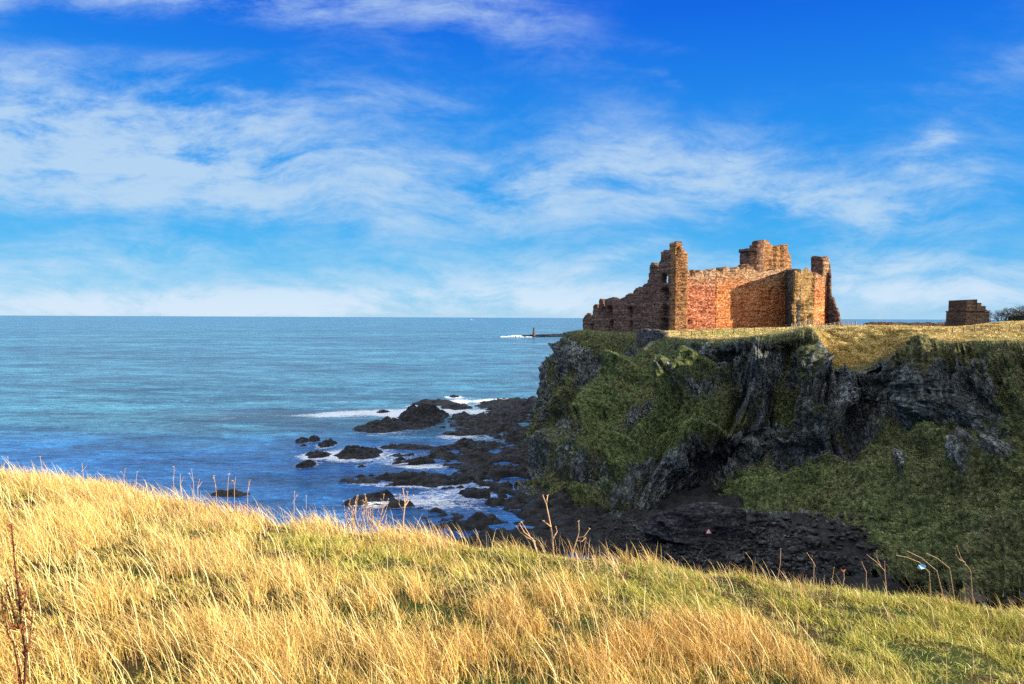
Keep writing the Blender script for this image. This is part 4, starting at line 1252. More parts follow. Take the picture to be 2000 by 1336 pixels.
# gate tower in front of the curtain
GA, GB = (75.2, 205.0), (78.0, 220.5)
GM = on_line(GA, (GA[0] + 8, GA[1] + 6), 1589)[1:]
GE = on_line(GA, (GA[0] + 8, GA[1] + 6), 1609.5)[1:]
GS = (GA[0] + .36, GA[1] + 1.98)
ruin_wall('gate_tower_side', GB, GS, [(1520, 527), (1550, 527)], 2.0, M['grey_stone'], [(1536, 1540, 610, 622, .4)], seed=17, rough=0.12, ragged=0.3)
ruin_wall('gate_tower_front', GA, GM, [(1549.5, 528), (1556, 530), (1559, 534), (1564, 533), (1568, 528), (1573, 525.6), (1577, 526), (1580, 529), (1585, 533), (1589, 537)],
          2.0, M['green_stone'], [(1573, 1580, 588, 604, 1.6), (1562, 1570, 622, 640, 1.4), (1578, 1584, 615, 639, 1.2), (1556.5, 1562, 590, 640, 1.3), (1553, 1555.5, 536, 580, .7), (1585, 1587.5, 545, 600, .7), (1550.5, 1553, 590, 612, .8), (1580.5, 1583, 585, 603, 1.0), (1566, 1569, 596, 612, 1.2), (1567, 1570, 540, 556, .35), (1574, 1577, 545, 553, .3), (1559, 1562, 575, 582, .3)], seed=19, rough=0.2, ragged=0.8, back=(.18, .98))
ruin_wall('gate_tower_pier', (GM[0], GM[1] - .0), GE, [(1589, 537), (1593, 535), (1600, 539), (1609, 541)], 2.6, M['orange_stone'], seed=23, rough=0.10)
# upper block of the gate tower behind the wall head
UA, UL = (69.2, 218.2), (66.0, 223.6)
UM = on_line(UA, (UA[0] + 8, UA[1] + 6), 1545)[1:]
ruin_wall('upper_tower_front', UA, UM, [(1476, 481), (1480, 480), (1484, 472), (1488, 470), (1492, 469), (1496, 472), (1500, 475), (1504, 480), (1507, 482), (1526, 481), (1528.5, 477), (1536, 478.5), (1538, 492), (1542, 496), (1544.5, 520)],
          2.5, M['tan_stone'], [(1508, 1512, 480, 524, .9), (1522.5, 1526.5, 482, 520, .8), (1531, 1534, 490, 494, .5), (1500, 1503, 508, 520, .4)], z0=40, seed=29, rough=0.22)
ruin_wall('upper_tower_side', UL, UA, [(1444, 486), (1460, 486), (1464.5, 486), (1465.5, 472), (1471, 470.5), (1477.5, 471.5), (1479, 478)],
          2.5, M['tower_stone'], [(1457, 1462, 495, 502, .5)], z0=40, seed=31, rough=0.09, ragged=0.25)
ruin_wall('upper_tower_corbel', (UL[0] - .35, UL[1] - .1), (UA[0] - .35, UA[1] - .1), [(1443, 486), (1478, 486)], .5, M['tower_stone'], z0=at(1450, 492, 221)[2], seed=33, ragged=.2)
# east tower
EA, EB = (90.6, 232.8), (92.0, 228.8)
EB = on_line((89.0, 233), (93.0, 228), 1604.5)[1:]
EA = on_line((89.0, 233), (93.0, 228), 1581.5)[1:]
ruin_wall('east_tower_side', EA, EB, [(1581, 503), (1585, 500), (1597, 500.5), (1602, 503.5), (1605, 505)], 2.0, M['tower_stone'], seed=37, rough=.08, ragged=.25)
EC = on_line(EB, (EB[0] + 6, EB[1] + 3), 1617)[1:]
ruin_wall('east_tower_front', EB, EC, [(1604.5, 505), (1609, 504), (1611, 502), (1613.5, 500), (1616, 503), (1616.5, 514)], 2.2, M['orange_stone'], seed=41, rough=.15, ragged=.3)
ruin_wall('east_tower_core', on_line((96.5, 240), (90.5, 214.5), 1608.5)[1:], on_line((86.0, 230), (92.5, 214), 1640)[1:],
          [(1608, 512), (1615, 515), (1617, 545), (1618, 576), (1622, 584), (1626, 590), (1629, 600), (1633, 607), (1636, 618), (1638, 629), (1640, 640)], 0.7, M['tower_stone'], seed=43, rough=.35, ragged=1.2)

# stone-faced revetment on the cliff edge left of the lawn
RA = at(1243, 660, 186)
RB = at(1292, 660, 170.5)
ret = ruin_wall('retaining_wall', RA[:2], RB[:2], [(1243, 646), (1255, 644), (1275, 647), (1296, 651)], 1.6, M['grey_stone'], parent=None, org=np.zeros(3), z0=23.5, seed=51, rough=.15)
tag(ret, 'grey rubble retaining wall on the cliff edge below the big tower', 'wall')

# ------------------------------------------------------------------ dovecote
dv = empty('stone_dovecote', tuple(at(1886, 634, 158)))
tag(dv, 'squat dark stone dovecote with stepped gable on the grassy ridge', 'dovecote')
DO = np.array(dv.location)
dc = at(1886, 634, 158)                                  # near corner
gd = np.array([0.985, -0.17])
wd = np.array([0.17, 0.985])
c0 = dc[:2]
zb = at(1886, 640, 158)[2]
z1 = at(1886, 608, 158)[2]
z2 = at(1886, 585, 158)[2]
gl, wl = 4.45, 10.5


def dbox(name, u0, u1, w0, w1, z0, z1_, mat=M['dove_stone'], jit=0.05):
    mb = MB()
    pts = [c0 + gd * u0 + wd * w0, c0 + gd * u1 + wd * w0, c0 + gd * u1 + wd * w1, c0 + gd * u0 + wd * w1]
    mb.prism([(p[0], p[1]) for p in pts], z0, z1_, jit)
    o = link_mesh(name, np.array(mb.v) - DO, mb.f, mat, dv)
    return o


dbox('base_course', -.22, gl + .2, -.22, wl + .2, zb - 1.2, at(1886, 629, 158)[2])
dbox('lower_wall', 0, gl, 0, wl, at(1886, 629.0, 158)[2], z1)
dbox('string_course', -.12, gl + .12, -.12, wl + .12, z1, z1 + .14)
stp = [(0.12, 2.15, z2), (2.15, 3.0, z2 - .72), (3.0, 3.85, z2 - 1.35)]
dbox('upper_wall', .12, 2.15, .15, wl - .8, z1 + .14, z2)
dbox('gable_step', 2.15, 2.95, .17, .8, z1 + .14, z2 - .70)
dbox('gable_step', 2.95, 3.8, .19, .8, z1 + .14, z2 - 1.35)
dbox('gable_step', 2.15, 2.95, wl - 1.6, wl - .85, z1 + .14, z2 - .70)
dbox('gable_step', 2.95, 3.8, wl - 1.6, wl - .87, z1 + .14, z2 - 1.35)
rf = MB()
ra = [c0 + gd * 2.16 + wd * .82, c0 + gd * 4.3 + wd * .82, c0 + gd * 4.3 + wd * (wl - 1.62), c0 + gd * 2.16 + wd * (wl - 1.62)]
rz = [z2 - .8, z1 + .3, z1 + .3, z2 - .8]
rf.add([(p[0] - DO[0], p[1] - DO[1], z - DO[2]) for p, z in zip(ra, rz)] + [(p[0] - DO[0], p[1] - DO[1], z1 + .15 - DO[2]) for p in ra],
       [(0, 1, 2, 3), (4, 7, 6, 5), (0, 4, 5, 1), (1, 5, 6, 2), (2, 6, 7, 3), (3, 7, 4, 0)])
rf.build('roof', M['dove_stone'], dv)


# ------------------------------------------------------------------ trees behind the ridge
def bare_tree(h, seed):
    rnd = random.Random(seed)
    trunk, crown = MB(), MB()
    root = empty('bare_tree')
    trunk.tube([(0, 0, -1.0), (rnd.uniform(-.1, .1) * h, 0, h * .22), (rnd.uniform(-.12, .12) * h, 0, h * .45)], [h * .035, h * .026, h * .018], 6)
    tip = trunk.v[-3]

    def branch(p, d, ln, r, lev):
        q = p + d * ln
        (crown).tube([p, (p + q) / 2 + Vector([rnd.uniform(-.12, .12) * ln for _ in range(3)]), q], [r, r * .75, r * .5], 4 if lev < 2 else 3)
        if lev >= 4:
            return
        for _ in range(3 if lev < 3 else 4):
            nd = (d + Vector((rnd.uniform(-.8, .8), rnd.uniform(-.8, .8), rnd.uniform(-.25, .6)))).normalized()
            branch(p + d * ln * rnd.uniform(.55, 1), nd, ln * rnd.uniform(.55, .8), r * .55, lev + 1)
    for k in range(5):
        a = k * 1.26 + rnd.random()
        branch(Vector((0, 0, h * rnd.uniform(.2, .45))), Vector((math.cos(a) * .7, math.sin(a) * .7, rnd.uniform(.5, 1.1))).normalized(), h * .26, h * .014, 0)
    trunk.build('trunk', M['bark'], root)
    crown.build('crown', M['bark'], root)
    return root


t_a, t_b, t_c = bare_tree(1.0, 5), bare_tree(1.0, 9), bare_tree(1.0, 14)
protos = [t_a, t_b, t_c]
used_p = set()
TREES = [(1932, 633, 612, 215, 'small lone bare tree immediately right of the stone dovecote'), (1948, 633, 610, 300, None), (1956, 632, 608, 310, None), (1963, 632, 606, 300, None), (1972, 632, 603, 305, None),
         (1980, 632, 605, 300, None), (1986, 632, 602, 310, None), (1992, 632, 604, 290, None), (1999, 632, 602, 300, None), (2008, 632, 600, 300, None), (1969, 632, 612, 290, None), (1990, 632, 610, 285, None), (2022, 632, 600, 300, None)]
for k, (px, py, pt, Y, lab) in enumerate(TREES):
    pr = protos[k % 3]
    o = pr if k < 3 else copy_tree(pr)
    b = at(px, py + 6, Y)
    h = at(px, pt, Y)[2] - b[2]
    o.location = tuple(b)
    sc = h / 0.80
    o.scale = (sc * 1.25, sc * 1.25, sc)
    o.rotation_euler.z = k * 1.7
    tag(o, lab or 'bare dark tree in the copse behind the ridge right of the dovecote', 'tree', None if lab else 'copse behind the ridge')
hd = None
# dense scrub at the right end of the copse
p0 = at(1994, 633, 285)


def bush(c, size, seed, name, mat, n=2600):
    r2 = np.random.default_rng(seed)
    d = r2.normal(0, 1, (n, 3))
    d /= np.linalg.norm(d, axis=1)[:, None]
    r = r2.random(n) ** 0.4 * (1 + 0.35 * fbm(d * 2.2, 3, seed))
    p = d * r[:, None] * np.array(size)
    p[:, 2] = np.abs(p[:, 2])
    s = 0.11 * max(size) * r2.uniform(.5, 1.2, n)[:, None]
    a = r2.normal(0, 1, (n, 3))
    b = r2.normal(0, 1, (n, 3))
    V = np.stack([p, p + a * s * .6, p + b * s * .6], 1).reshape(-1, 3)
    return link_mesh(name, V + np.asarray(c), np.arange(3 * n).reshape(n, 3), mat, origin=c)


M['scrub'] = mat_plain('dark_scrub', (.02, .022, .015), (.05, .05, .035), 3)
tag(bush(at(2002, 634, 270), (6, 5, 4.2), 3, 'evergreen_shrub', M['scrub'], 3500), 'dense dark shrub at the right end of the bare copse', 'shrub')

# ------------------------------------------------------------------ low dark field wall with two bushes beyond the ditch
lw = ruin_wall('field_wall', at(1690, 634, 183)[:2], at(1850, 634, 190)[:2], [(1690, 635), (1692, 631.5), (1697, 630), (1740, 630), (1800, 630.5), (1850, 631)], 1.2, M['dove_stone'], parent=None, org=np.zeros(3), z0=29.5, seed=61, rough=.08, ragged=.15)
tag(lw, 'long low dark stone wall along the far field edge left of the dovecote', 'wall')
tag(bush(at(1755, 631, 186), (.55, .5, .45), 11, 'gorse_bush', M['scrub'], 300), 'small dark bush over the low wall, left of the two', 'bush', 'bushes over the low wall')
tag(bush(at(1762, 631, 186), (.45, .4, .35), 12, 'gorse_bush', M['scrub'], 300), 'small dark bush over the low wall, right of the two', 'bush', 'bushes over the low wall')


# ------------------------------------------------------------------ fences
def surface_z(px, Y, default):
    """height of the headland under a field point, read off the sheet"""
    p = at(px, default, Y)
    F = G[:, :int((VP[0] < 3.2).sum()), :].reshape(-1, 3)
    d = (F[:, 0] - p[0]) ** 2 + (F[:, 1] - p[1]) ** 2
    return F[np.argmin(d), 2], p


def fence(name, pts, ph, pr, rails, rail_r, pmat, rmat, label, ref=650):
    """pts = [(px, Y)]"""
    P = []
    for px, Y in pts:
        z, p = surface_z(px, Y, ref)
        P.append(np.array([p[0], p[1], z]))
    root = empty(name, tuple(P[0]))
    tag(root, label, 'fence')
    O = P[0]
    for k, p in enumerate(P):
        tl = random.uniform(-.04, .04)
        mb = MB().tube([p - O + (0, 0, -.3), p - O + (tl, 0, ph * random.uniform(.94, 1.06))], [pr, pr * .9], 5)
        mb.build('post', pmat, root)
    for hgt in rails:
        mb = MB()
        mb.tube([p - O + (0, 0, hgt * ph) for p in P], rail_r, 4)
        mb.build('rail' if rail_r > .02 else 'wire', rmat, root)
    return root


fence('wire_fence', [(1330 + 20.5 * k, 168 - 0.55 * k) for k in range(13)], 1.0, .08, (.45, .92), .012, M['dark_post'], M['wire'], 'wire fence on thin dark posts along the lawn before the castle', 652)
fence('post_and_rail_fence', [(1546 + (1672 - 1546) / 15 * k, 152 + 0.9 * k) for k in range(16)], 1.15, .12, (.38, .66, .93), .05, M['post'], M['dark_post'], 'pale post and rail fence at the right foot of the castle', 640)
fence('field_fence', [(1860, 132), (1882, 131), (1903, 130), (1916, 129), (1934, 128), (1950, 127), (1972, 126), (1995, 124), (2022, 122)], 1.05, .06, (.5, .93), .012, M['dark_post'], M['wire'], 'field fence of dark posts on the sunlit strip right of the ditch', 658)

# ------------------------------------------------------------------ beacon on the reef
reef = rock_mesh('reef', sea_at(1085, 657.5), (62, 16, 3.6), M['wet_rock'], 71, sub=5, rough=.75)
tag(reef, 'low dark reef carrying the stone beacon far out at sea', 'reef')
reef2 = rock_mesh('reef', sea_at(1135, 656.5), (45, 14, 5.4), M['wet_rock'], 73, sub=5, rough=.65)
tag(reef2, 'low dark reef just behind the left end of the headland', 'reef')
bp = sea_at(1042.5, 658)
bp[2] = 1.0
be = empty('beacon_tower', tuple(bp))
tag(be, 'slim grey stone beacon tower standing on the far reef', 'beacon')
k = 15 / 14.0
MB().tube([(0, 0, 0), (0, 0, 2.0), (0, 0, 2.0), (0, 0, 9.5), (0, 0, 13.0)], [2.6, 2.5, 2.2, 1.8, 1.5], 14).build('tower', M['tower_stone'], be)
MB().tube([(0, 0, 13.0), (0, 0, 13.4)], [1.9, 1.9], 14).build('gallery', M['tower_stone'], be)
MB().tube([(0, 0, 13.4), (0, 0, 14.8), (0, 0, 15.6)], [1.0, .9, .1], 12).build('lantern', M['grey_stone'], be)
# surf breaking on the reef
sp = []
sf = []
for k in range(150):
    u = random.random()
    px = 978 + 40 * u if k < 120 else random.uniform(1012, 1040)
    base = sea_at(px, 658.3 if k < 120 else 658.6)
    hgt = 2.4 * math.exp(-((px - 1008) / 12) ** 2) + 1.1 * max(0, (px - 972) / 40) if px < 1020 else .8
    c = Vector((base[0], base[1] + random.uniform(-5, 8), random.random() * hgt * .8))
    r = random.uniform(.8, 1.7) if k < 120 else random.uniform(.5, .8)
    n0 = len(sp)
    for d in ((1, 0, 0), (-1, 0, 0), (0, 1, 0), (0, -1, 0), (0, 0, .8), (0, 0, -.8)):
        sp.append(c + Vector(d) * r * random.uniform(.7, 1.3) * (1.6 if d[0] else 1))
    for f in ((0, 2, 4), (2, 1, 4), (1, 3, 4), (3, 0, 4), (2, 0, 5), (1, 2, 5), (3, 1, 5), (0, 3, 5)):
        sf.append(tuple(n0 + i for i in f))
tag(link_mesh('breaking_surf', np.array([tuple(v) for v in sp]), sf, M['foam'], smooth=True), 'white surf breaking over the reef by the beacon', 'surf', kind='stuff')

# ship on the horizon
sp_ = sea_at(922, 620.6)
Ysh = 9000.0
b = at(922, 620, Ysh)
ship = empty('ship', (b[0], Ysh, 0))
ship.scale = (.7, .7, .7)
tag(ship, 'tiny pale ship far away on the horizon', 'ship')
hb = MB()
hb.add([(-26, -4, 0), (24, -4, 0), (30, 0, 5), (-28, -4.5, 5), (24, -4.5, 5), (-26, 4, 0), (24, 4, 0), (-28, 4.5, 5), (24, 4.5, 5)],
       [(0, 1, 4, 3), (1, 2, 4), (5, 7, 8, 6), (6, 8, 2), (0, 3, 7, 5), (3, 4, 2, 8, 7), (0, 5, 6, 1), (1, 6, 2)])
hb.build('hull', M['hull'], ship)
MB().prism([(-20, -3), (-8, -3), (-8, 3), (-20, 3)], 5, 13).build('bridge', M['white'], ship)

# ------------------------------------------------------------------ boulders and shingle in the gully
from mathutils.bvhtree import BVHTree

_gq = np.stack([np.arange(nu * nv).reshape(nu, nv)[:-1, :-1], np.arange(nu * nv).reshape(nu, nv)[:-1, 1:], np.arange(nu * nv).reshape(nu, nv)[1:, 1:], np.arange(nu * nv).reshape(nu, nv)[1:, :-1]], -1)
_gs = (PX[:-1, :-1] > 1150) & (PX[:-1, :-1] < 1850) & (PY[:-1, :-1] > 860)
_shelf = bpy.data.objects['rock_shelf'].data
_sv = np.empty(len(_shelf.vertices) * 3, np.float32)
_shelf.vertices.foreach_get('co', _sv)
_sv = _sv.reshape(-1, 3)
_sf = np.array([p.vertices[:] for p in _shelf.polygons])
_su = _sf[_sv[_sf[:, 0], 1] < 170]
TREES_ = [BVHTree.FromPolygons([tuple(v) for v in G.reshape(-1, 3)], [tuple(f) for f in _gq[_gs]]), BVHTree.FromPolygons([tuple(v) for v in _sv], [tuple(f) for f in _su])]


def gully_point(px, py):
    """where the sight line through a point of the photograph meets the gully floor or the slope"""
    o = Vector((0, 0, EYE))
    d = Vector(at(px, py, 100)) - o
    d.normalize()
    best = None
    for tr in TREES_:
        h = tr.ray_cast(o, d)
        if h[0] is not None and (best is None or h[3] < best[1]):
            best = (h[0], h[3])
    return np.array(best[0]) if best else sea_at(px, py)


M['boulder'] = mat_stone('grey_boulder', [(.008, .008, .01), (.026, .026, .027), (.06, .058, .056), (.15, .145, .14)], 1.2)
M['dark_boulder'] = mat_stone('dark_rock', [(.006, .006, .008), (.018, .018, .02), (.04, .04, .042), (.09, .09, .09)], 1.2)
bw = gully_point(1384, 1045)
bigb = rock_mesh('boulder', (bw[0], bw[1] + 1.5, bw[2] - .1), (6.4, 3.2, 3.1), M['dark_boulder'], 81, sub=6, rough=.42)
tag(bigb, 'big rounded dark boulder at the cave mouth carrying the warning sign', 'boulder')
sg = at(1384, 1039, bw[1] - 2.2)
sign = empty('warning_sign', tuple(sg))
tag(sign, 'small triangular red and white warning sign on the dark boulder', 'sign')
tri = lambda s, y: [(-s, y, -s * .58), (s, y, -s * .58), (0, y, s * 1.16)]


def tri_plate(s, y0, y1):
    a, b = tri(s, y0), tri(s, y1)
    return MB().add(a + b, [(0, 1, 2), (5, 4, 3), (0, 3, 4, 1), (1, 4, 5, 2), (2, 5, 3, 0)])


tri_plate(.42, 0, .03).build('border', M['red_paint'], sign)
tri_plate(.30, -.012, -.002).build('panel', M['white'], sign)
MB().tube([(.02, -.018, -.1), (.02, -.024, -.1)], [.07, .07], 8).build('symbol', M['black'], sign)
MB().tube([(0, .06, -1.1), (0, .06, .3)], .035, 6).build('post', M['dark_post'], sign)

protos = []
for k in range(5):
    o = rock_mesh('boulder', (0, 0, 0), (1, .8, .62), M['boulder'], 90 + k, sub=3, rough=.25)
    protos.append(o)
BL = []
for k in range(150):
    px = random.gauss(1580, 75)
    py = random.uniform(1000, 1118)
    py = max(py, 1000 + (px - 1480) * .05)
    BL.append((px, py, random.choice((.35, .4, .5, .55, .7, .8, .95))))
BL += [(1585, 1062, 1.7), (1560, 1068, 1.3), (1548, 1078, 1.4), (1609, 1090, 1.2), (1535, 1092, 1.3), (1480, 1100, 1.0), (1330, 1083, 0.8), (1425, 1085, .9), (1440, 1098, .8)]
for k, (px, py, s) in enumerate(BL):
    p = gully_point(px, py)
    o = protos[k] if k < 5 else protos[k % 5].copy()
    if k >= 5:
        COL.objects.link(o)
    o.location = (p[0], p[1], p[2] + s * .12)
    s *= .62
    o.scale = (s * random.uniform(.8, 1.3), s * random.uniform(.8, 1.2), s * random.uniform(.8, 1.2))
    o.rotation_euler = (random.uniform(-.3, .3), random.uniform(-.3, .3), random.uniform(0, 6.28))
    tag(o, 'grey boulder in the fallen rock at the foot of the gully slope', 'boulder', 'boulders of the fallen rock in the gully')

# shingle: stuff
ns = 7000
pp = np.array([gully_point(1140 + 640 * random.betavariate(2.2, 2.6), random.uniform(1012, 1125)) for _ in range(ns)])
pp = pp[(pp[:, 2] + 3 * fbm(pp / 5.0, 3, 461) + pp[:, 0] * 0.09 < 9.5)]
ns = len(pp)
oct_ = np.array([(1, 0, 0), (-1, 0, 0), (0, 1, 0), (0, -1, 0), (0, 0, .8), (0, 0, -.8)])
sz = .06 + .34 * rng.random((ns, 1, 1)) ** 3.0
PV_ = pp[:, None, :] + oct_[None] * sz * rng.uniform(.6, 1.4, (ns, 6, 1))
ff = np.array([(0, 2, 4), (2, 1, 4), (1, 3, 4), (3, 0, 4), (2, 0, 5), (1, 2, 5), (3, 1, 5), (0, 3, 5)])
FF = (np.arange(ns)[:, None, None] * 6 + ff[None]).reshape(-1, 3)
tag(link_mesh('shingle', PV_.reshape(-1, 3), FF, M['boulder']), 'grey shingle and small stones on the beach in the gully', 'shingle', kind='stuff')


# ------------------------------------------------------------------ dead stems along the crest of the meadow
def crest(px, Y):
    X = (px - 1000) / 1500 * Y
    return np.array([X, Y, float(ground_z(np.array([X]), np.array([Y]))[0])])


def stem(lines, Y, label, r=.006, heads=0.0, mat='dead_stem', headmat='dead_stem', name='dead_plant', base=None, cat='dead plant', group=None):
    """lines = polylines in photo coordinates standing at distance Y; first starts at the ground"""
    x0, y0 = lines[0][0]
    b = crest(x0, Y)
    root = empty(name, tuple(b))
    tag(root, label, cat, group)
    mb, hb = MB(), MB()
    for li, ln in enumerate(lines):
        pts = []
        for (x, y) in ln:
            p = at(x, y, Y)
            p[1] += random.uniform(-.05, .05) if li else 0
            pts.append(p)
        if li == 0:
            pts[0] = b.copy()
            pts[0][2] -= .03
        rr = [r * (1 - .45 * i / max(1, len(pts) - 1)) * (1 if li == 0 else .7) for i in range(len(pts))]
        mb.tube([p - b for p in pts], rr, 5)
        if heads:
            e = Vector(pts[-1] - b)
            for _ in range(7):
                d = Vector((random.uniform(-1, 1), random.uniform(-1, 1), random.uniform(-.2, 1))) * heads
                hb.tube([e, e + d * .6, e + d], [.0018, .0042, .0015], 4)
    mb.build('stem', M[mat], root)
    if heads:
        hb.build('seed_head', M[headmat], root)
    return root


GRP = 'dead stems along the grass crest'
stem([[(1085, 1075), (1078, 1040), (1072, 1010), (1067, 985), (1060, 968)], [(1067, 987), (1068, 976), (1070, 970)], [(1075, 1028), (1067, 1020), (1062, 1018)], [(1080, 1050), (1088, 1040), (1086, 1030)]], 10.4, 'tallest dead stem on the crest, forked at the tip in front of the dark shelf', .012, .02, group=GRP)
stem([[(1055, 1068), (1040, 1052), (1024, 1040), (1015, 1024)], [(1035, 1048), (1026, 1032), (1019, 1022)], [(1046, 1058), (1030, 1050), (1016, 1040), (1010, 1030)]], 10.4, 'dead stem bent over to the left, just left of the tallest one', .010, .02, group=GRP)
stem([[(1116, 1074), (1126, 1056), (1131, 1040), (1130, 1018)], [(1128, 1050), (1140, 1046), (1151, 1032)], [(1126, 1057), (1136, 1056), (1142, 1052)]], 10.3, 'dead stem with three short forks, right of the tallest one', .009, .02, group=GRP)
stem([[(785, 1035), (788, 1010), (791, 985), (787, 956)], [(790, 990), (798, 978), (808, 968)], [(789, 1000), (779, 985), (780, 968)], [(791, 985), (796, 968), (796, 960)]], 10.6, 'forked dead stem just right of the bushy dead thicket', .011, .02, group=GRP)
b_ = []
for k in range(26):
    x = random.uniform(676, 752)
    tx, ty = x + random.uniform(-12, 16), random.uniform(962, 1005)
    b_.append([(x, 1028), ((x + tx) / 2 + random.uniform(-4, 4), (1028 + ty) / 2), (tx, ty)])
    if k % 2:
        b_.append([((x + tx) / 2, (1028 + ty) / 2), (tx + random.uniform(-14, 14), ty + random.uniform(5, 25))])
stem(b_, 10.7, 'bushy thicket of many dead twigs on the middle of the crest', .008, .015, name='dead_thicket', cat='dead plant', group=GRP)
LEFT = [(82, 925, 78, 893), (240, 945, 245, 916), (262, 950, 268, 922), (337, 965, 340, 912), (350, 968, 352, 925), (378, 968, 374, 916), (385, 970, 390, 935), (441, 975, 447, 926), (425, 975, 418, 930), (455, 978, 460, 931), (480, 982, 489, 936), (572, 1000, 575, 960), (597, 1003, 598, 968), (165, 935, 160, 905), (20, 915, 15, 893)]
LAB = ['thin dead stem standing alone over the far left crest', 'short dry flower stem, left one of a close pair on the left crest', 'short dry flower stem, right one of a close pair on the left crest',
       'straight bare stem, left one of the two tall ones on the left crest', 'straight bare stem, right one of the two tall ones on the left crest', 'dead stem with tufted top in front of the dark blue water on the left crest',
       'short leaning dead stem beside the tufted one on the left crest', 'dead stem with round head above the half hidden rock', 'dead stem with side fork on the left of the half hidden rock', 'dead stem with open head right of the half hidden rock',
       'long thin dead stem leaning right past the half hidden rock', 'reddish dead stem with ragged head left of the thicket', 'short reddish stem beside the ragged headed one left of the thicket', 'thin pale stem between the far left crest and the first pair', 'short pale stem at the left end of the crest']
for (x0, y0, x1, y1), lb in zip(LEFT, LAB):
    dx = random.uniform(-6, 6)
    ex = [[(x0 + (x1 - x0) * .5, (y0 + y1) / 2), (x1 + random.uniform(-14, 14), y1 + random.uniform(2, 14))]] if random.random() < .75 else []
    stem([[(x0, y0), ((x0 + x1) / 2 + dx * .3, (y0 + y1) / 2), (x1, y1)]] + ex, 10.9, lb, random.uniform(.0035, .005), random.choice((0, .012, .018)), group=GRP)
RIGHT = [
    ([[(1745, 1148), (1728, 1115), (1712, 1098), (1694, 1084)], [(1724, 1110), (1712, 1088), (1709, 1074)], [(1729, 1118), (1729, 1098)]], 'dead stem with three branches left of the pale blue scrap'),
    ([[(1832, 1150), (1815, 1118), (1795, 1098), (1770, 1088), (1752, 1085)]], 'long arching dry stalk bending left under the pale blue scrap'),
    ([[(1860, 1150), (1830, 1115), (1800, 1090), (1773, 1077)]], 'long dry stalk leaning left just above the pale blue scrap'),
    ([[(1880, 1150), (1855, 1110), (1830, 1090), (1810, 1081)]], 'long dry stalk leaning left right of the pale blue scrap'),
    ([[(1915, 1155), (1896, 1115), (1877, 1090), (1869, 1067)], [(1885, 1098), (1872, 1092), (1868, 1084)]], 'tallest dry stem at the right end of the crest'),
    ([[(1523, 1125), (1524, 1100), (1525, 1072)]], 'single straight stalk standing on the right crest before the fallen rock'),
    ([[(1480, 1118), (1470, 1098), (1457, 1080)]], 'leaning stalk left of the single straight one on the right crest'),
    ([[(1597, 1130), (1590, 1100), (1576, 1080)], [(1592, 1106), (1586, 1092), (1583, 1084)]], 'twin tipped leaning stalk right of the single straight one'),
    ([[(1702, 1150), (1692, 1118), (1683, 1098)]], 'short dry stalk between the orange seed head and the three branched stem'),
    ([[(1630, 1140), (1629, 1108)]], 'short straight stalk left of the orange seed head'),
]
for ln, lb in RIGHT:
    stem(ln, 9.6, lb, .0048, .008, group=GRP)
stem([[(1650, 1148), (1649, 1130), (1648, 1117)]], 9.6, 'short stem with a small orange seed head on the right crest', .006, .035, headmat='orange_head', group=GRP)
bs = at(1800, 1107, 9.55)
bm = bmesh.new()
bmesh.ops.create_grid(bm, x_segments=5, y_segments=4, size=1)
for v in bm.verts:
    v.co = Vector((v.co.x * .045, .02 * math.sin(v.co.x * 3 + v.co.y * 2), v.co.y * .025 + .01 * math.sin(v.co.x * 4)))
bmesh.ops.solidify(bm, geom=bm.faces[:], thickness=.003)
me = bpy.data.meshes.new('plastic_scrap')
bm.to_mesh(me)
bm.free()
me.materials.append(M['blue_scrap'])
o = bpy.data.objects.new('plastic_scrap', me)
COL.objects.link(o)
o.location = tuple(bs)
tag(o, 'small pale blue plastic scrap caught on the dry stalks', 'litter')

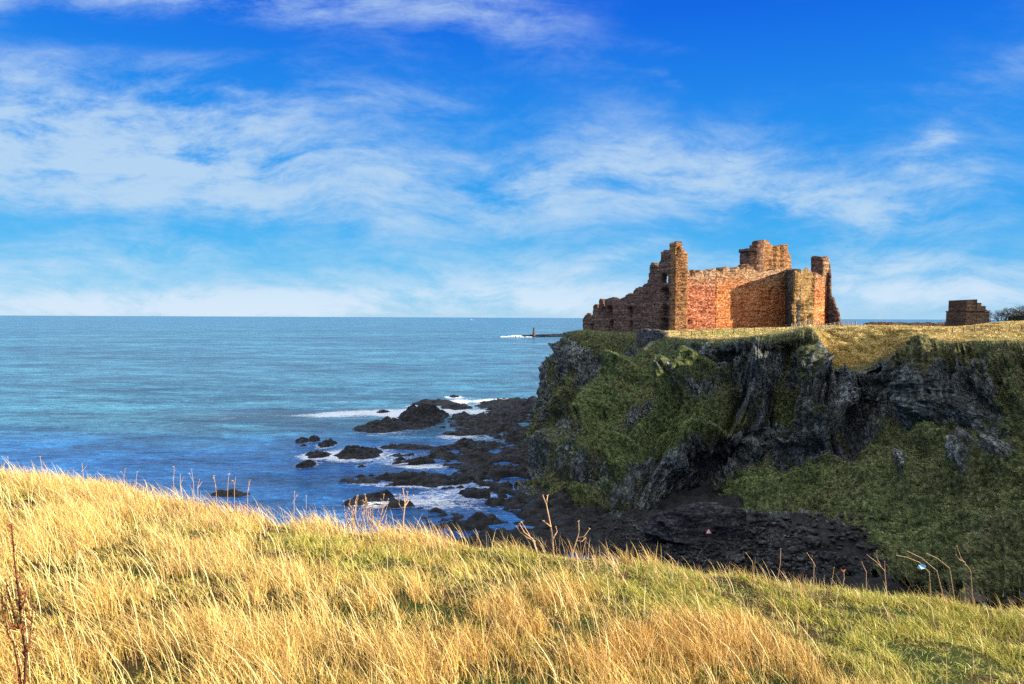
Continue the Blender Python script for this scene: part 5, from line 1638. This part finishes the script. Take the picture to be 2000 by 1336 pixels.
# rust-brown dock plant at the left edge
DY = 3.1
db = crest(50, DY)
dock = empty('dock_plant', tuple(db))
tag(dock, 'rust brown dead dock plant with seed clusters at the left edge of the grass', 'dead plant')
lines = [[(47, 1420), (48, 1336), (51, 1278), (44, 1235), (40, 1200), (38, 1165), (33, 1130), (28, 1090), (25, 1050), (22, 1025)], [(51, 1278), (58, 1255), (60, 1230), (63, 1205), (63, 1185)], [(39, 1228), (30, 1210), (22, 1180), (15, 1155), (11, 1130)],
         [(40, 1345), (32, 1285), (26, 1255), (16, 1240), (12, 1215), (6, 1190), (3, 1165)], [(39, 1195), (48, 1175), (50, 1155)], [(36, 1228), (24, 1222), (17, 1220)], [(42, 1336), (38, 1310), (30, 1280)]]
mb, hb = MB(), MB()
for li, ln in enumerate(lines):
    pts = [at(x, y, DY + random.uniform(-.02, .02)) - db for x, y in ln]
    mb.tube(pts, [(.0058 if li == 0 else .0032) * (1 - .6 * i / len(pts)) for i in range(len(pts))], 5)
    for i in range(len(pts) - 1):
        if li == 0 and i < 3:
            continue
        dens = 16 if li in (1, 3) or (li == 0 and i > 4) or li == 4 else 10
        for _ in range(dens):
            s = random.random()
            c = pts[i] * (1 - s) + pts[i + 1] * s
            d = Vector((random.gauss(0, .008), random.gauss(0, .008), random.gauss(0, .006)))
            hb.tube([Vector(c) + d, Vector(c) + d * 1.2 + Vector((0, 0, .004)), Vector(c) + d * 1.3 + Vector((0, 0, .008))], [.0012, .0034, .001], 4)
for c in ((44, 1236), (39, 1163), (40, 1225), (51, 1276)):
    p = Vector(at(c[0], c[1], DY) - db)
    for _ in range(14):
        d = Vector((random.gauss(0, .006), random.gauss(0, .006), random.gauss(0, .006)))
        hb.tube([p + d, p + d + Vector((0, 0, .006)), p + d + Vector((0, 0, .011))], [.001, .005, .001], 4)
mb.build('stem', M['dock'], dock)
hb.build('seed_head', M['seed'], dock)

# ------------------------------------------------------------------ render settings
scene.view_settings.view_transform = 'Standard'
scene.view_settings.look = 'None'
scene.view_settings.exposure = 1.1
scene.view_settings.gamma = 1.0
scene.render.engine = 'CYCLES'
scene.cycles.use_denoising = False
scene.cycles.max_bounces = 6
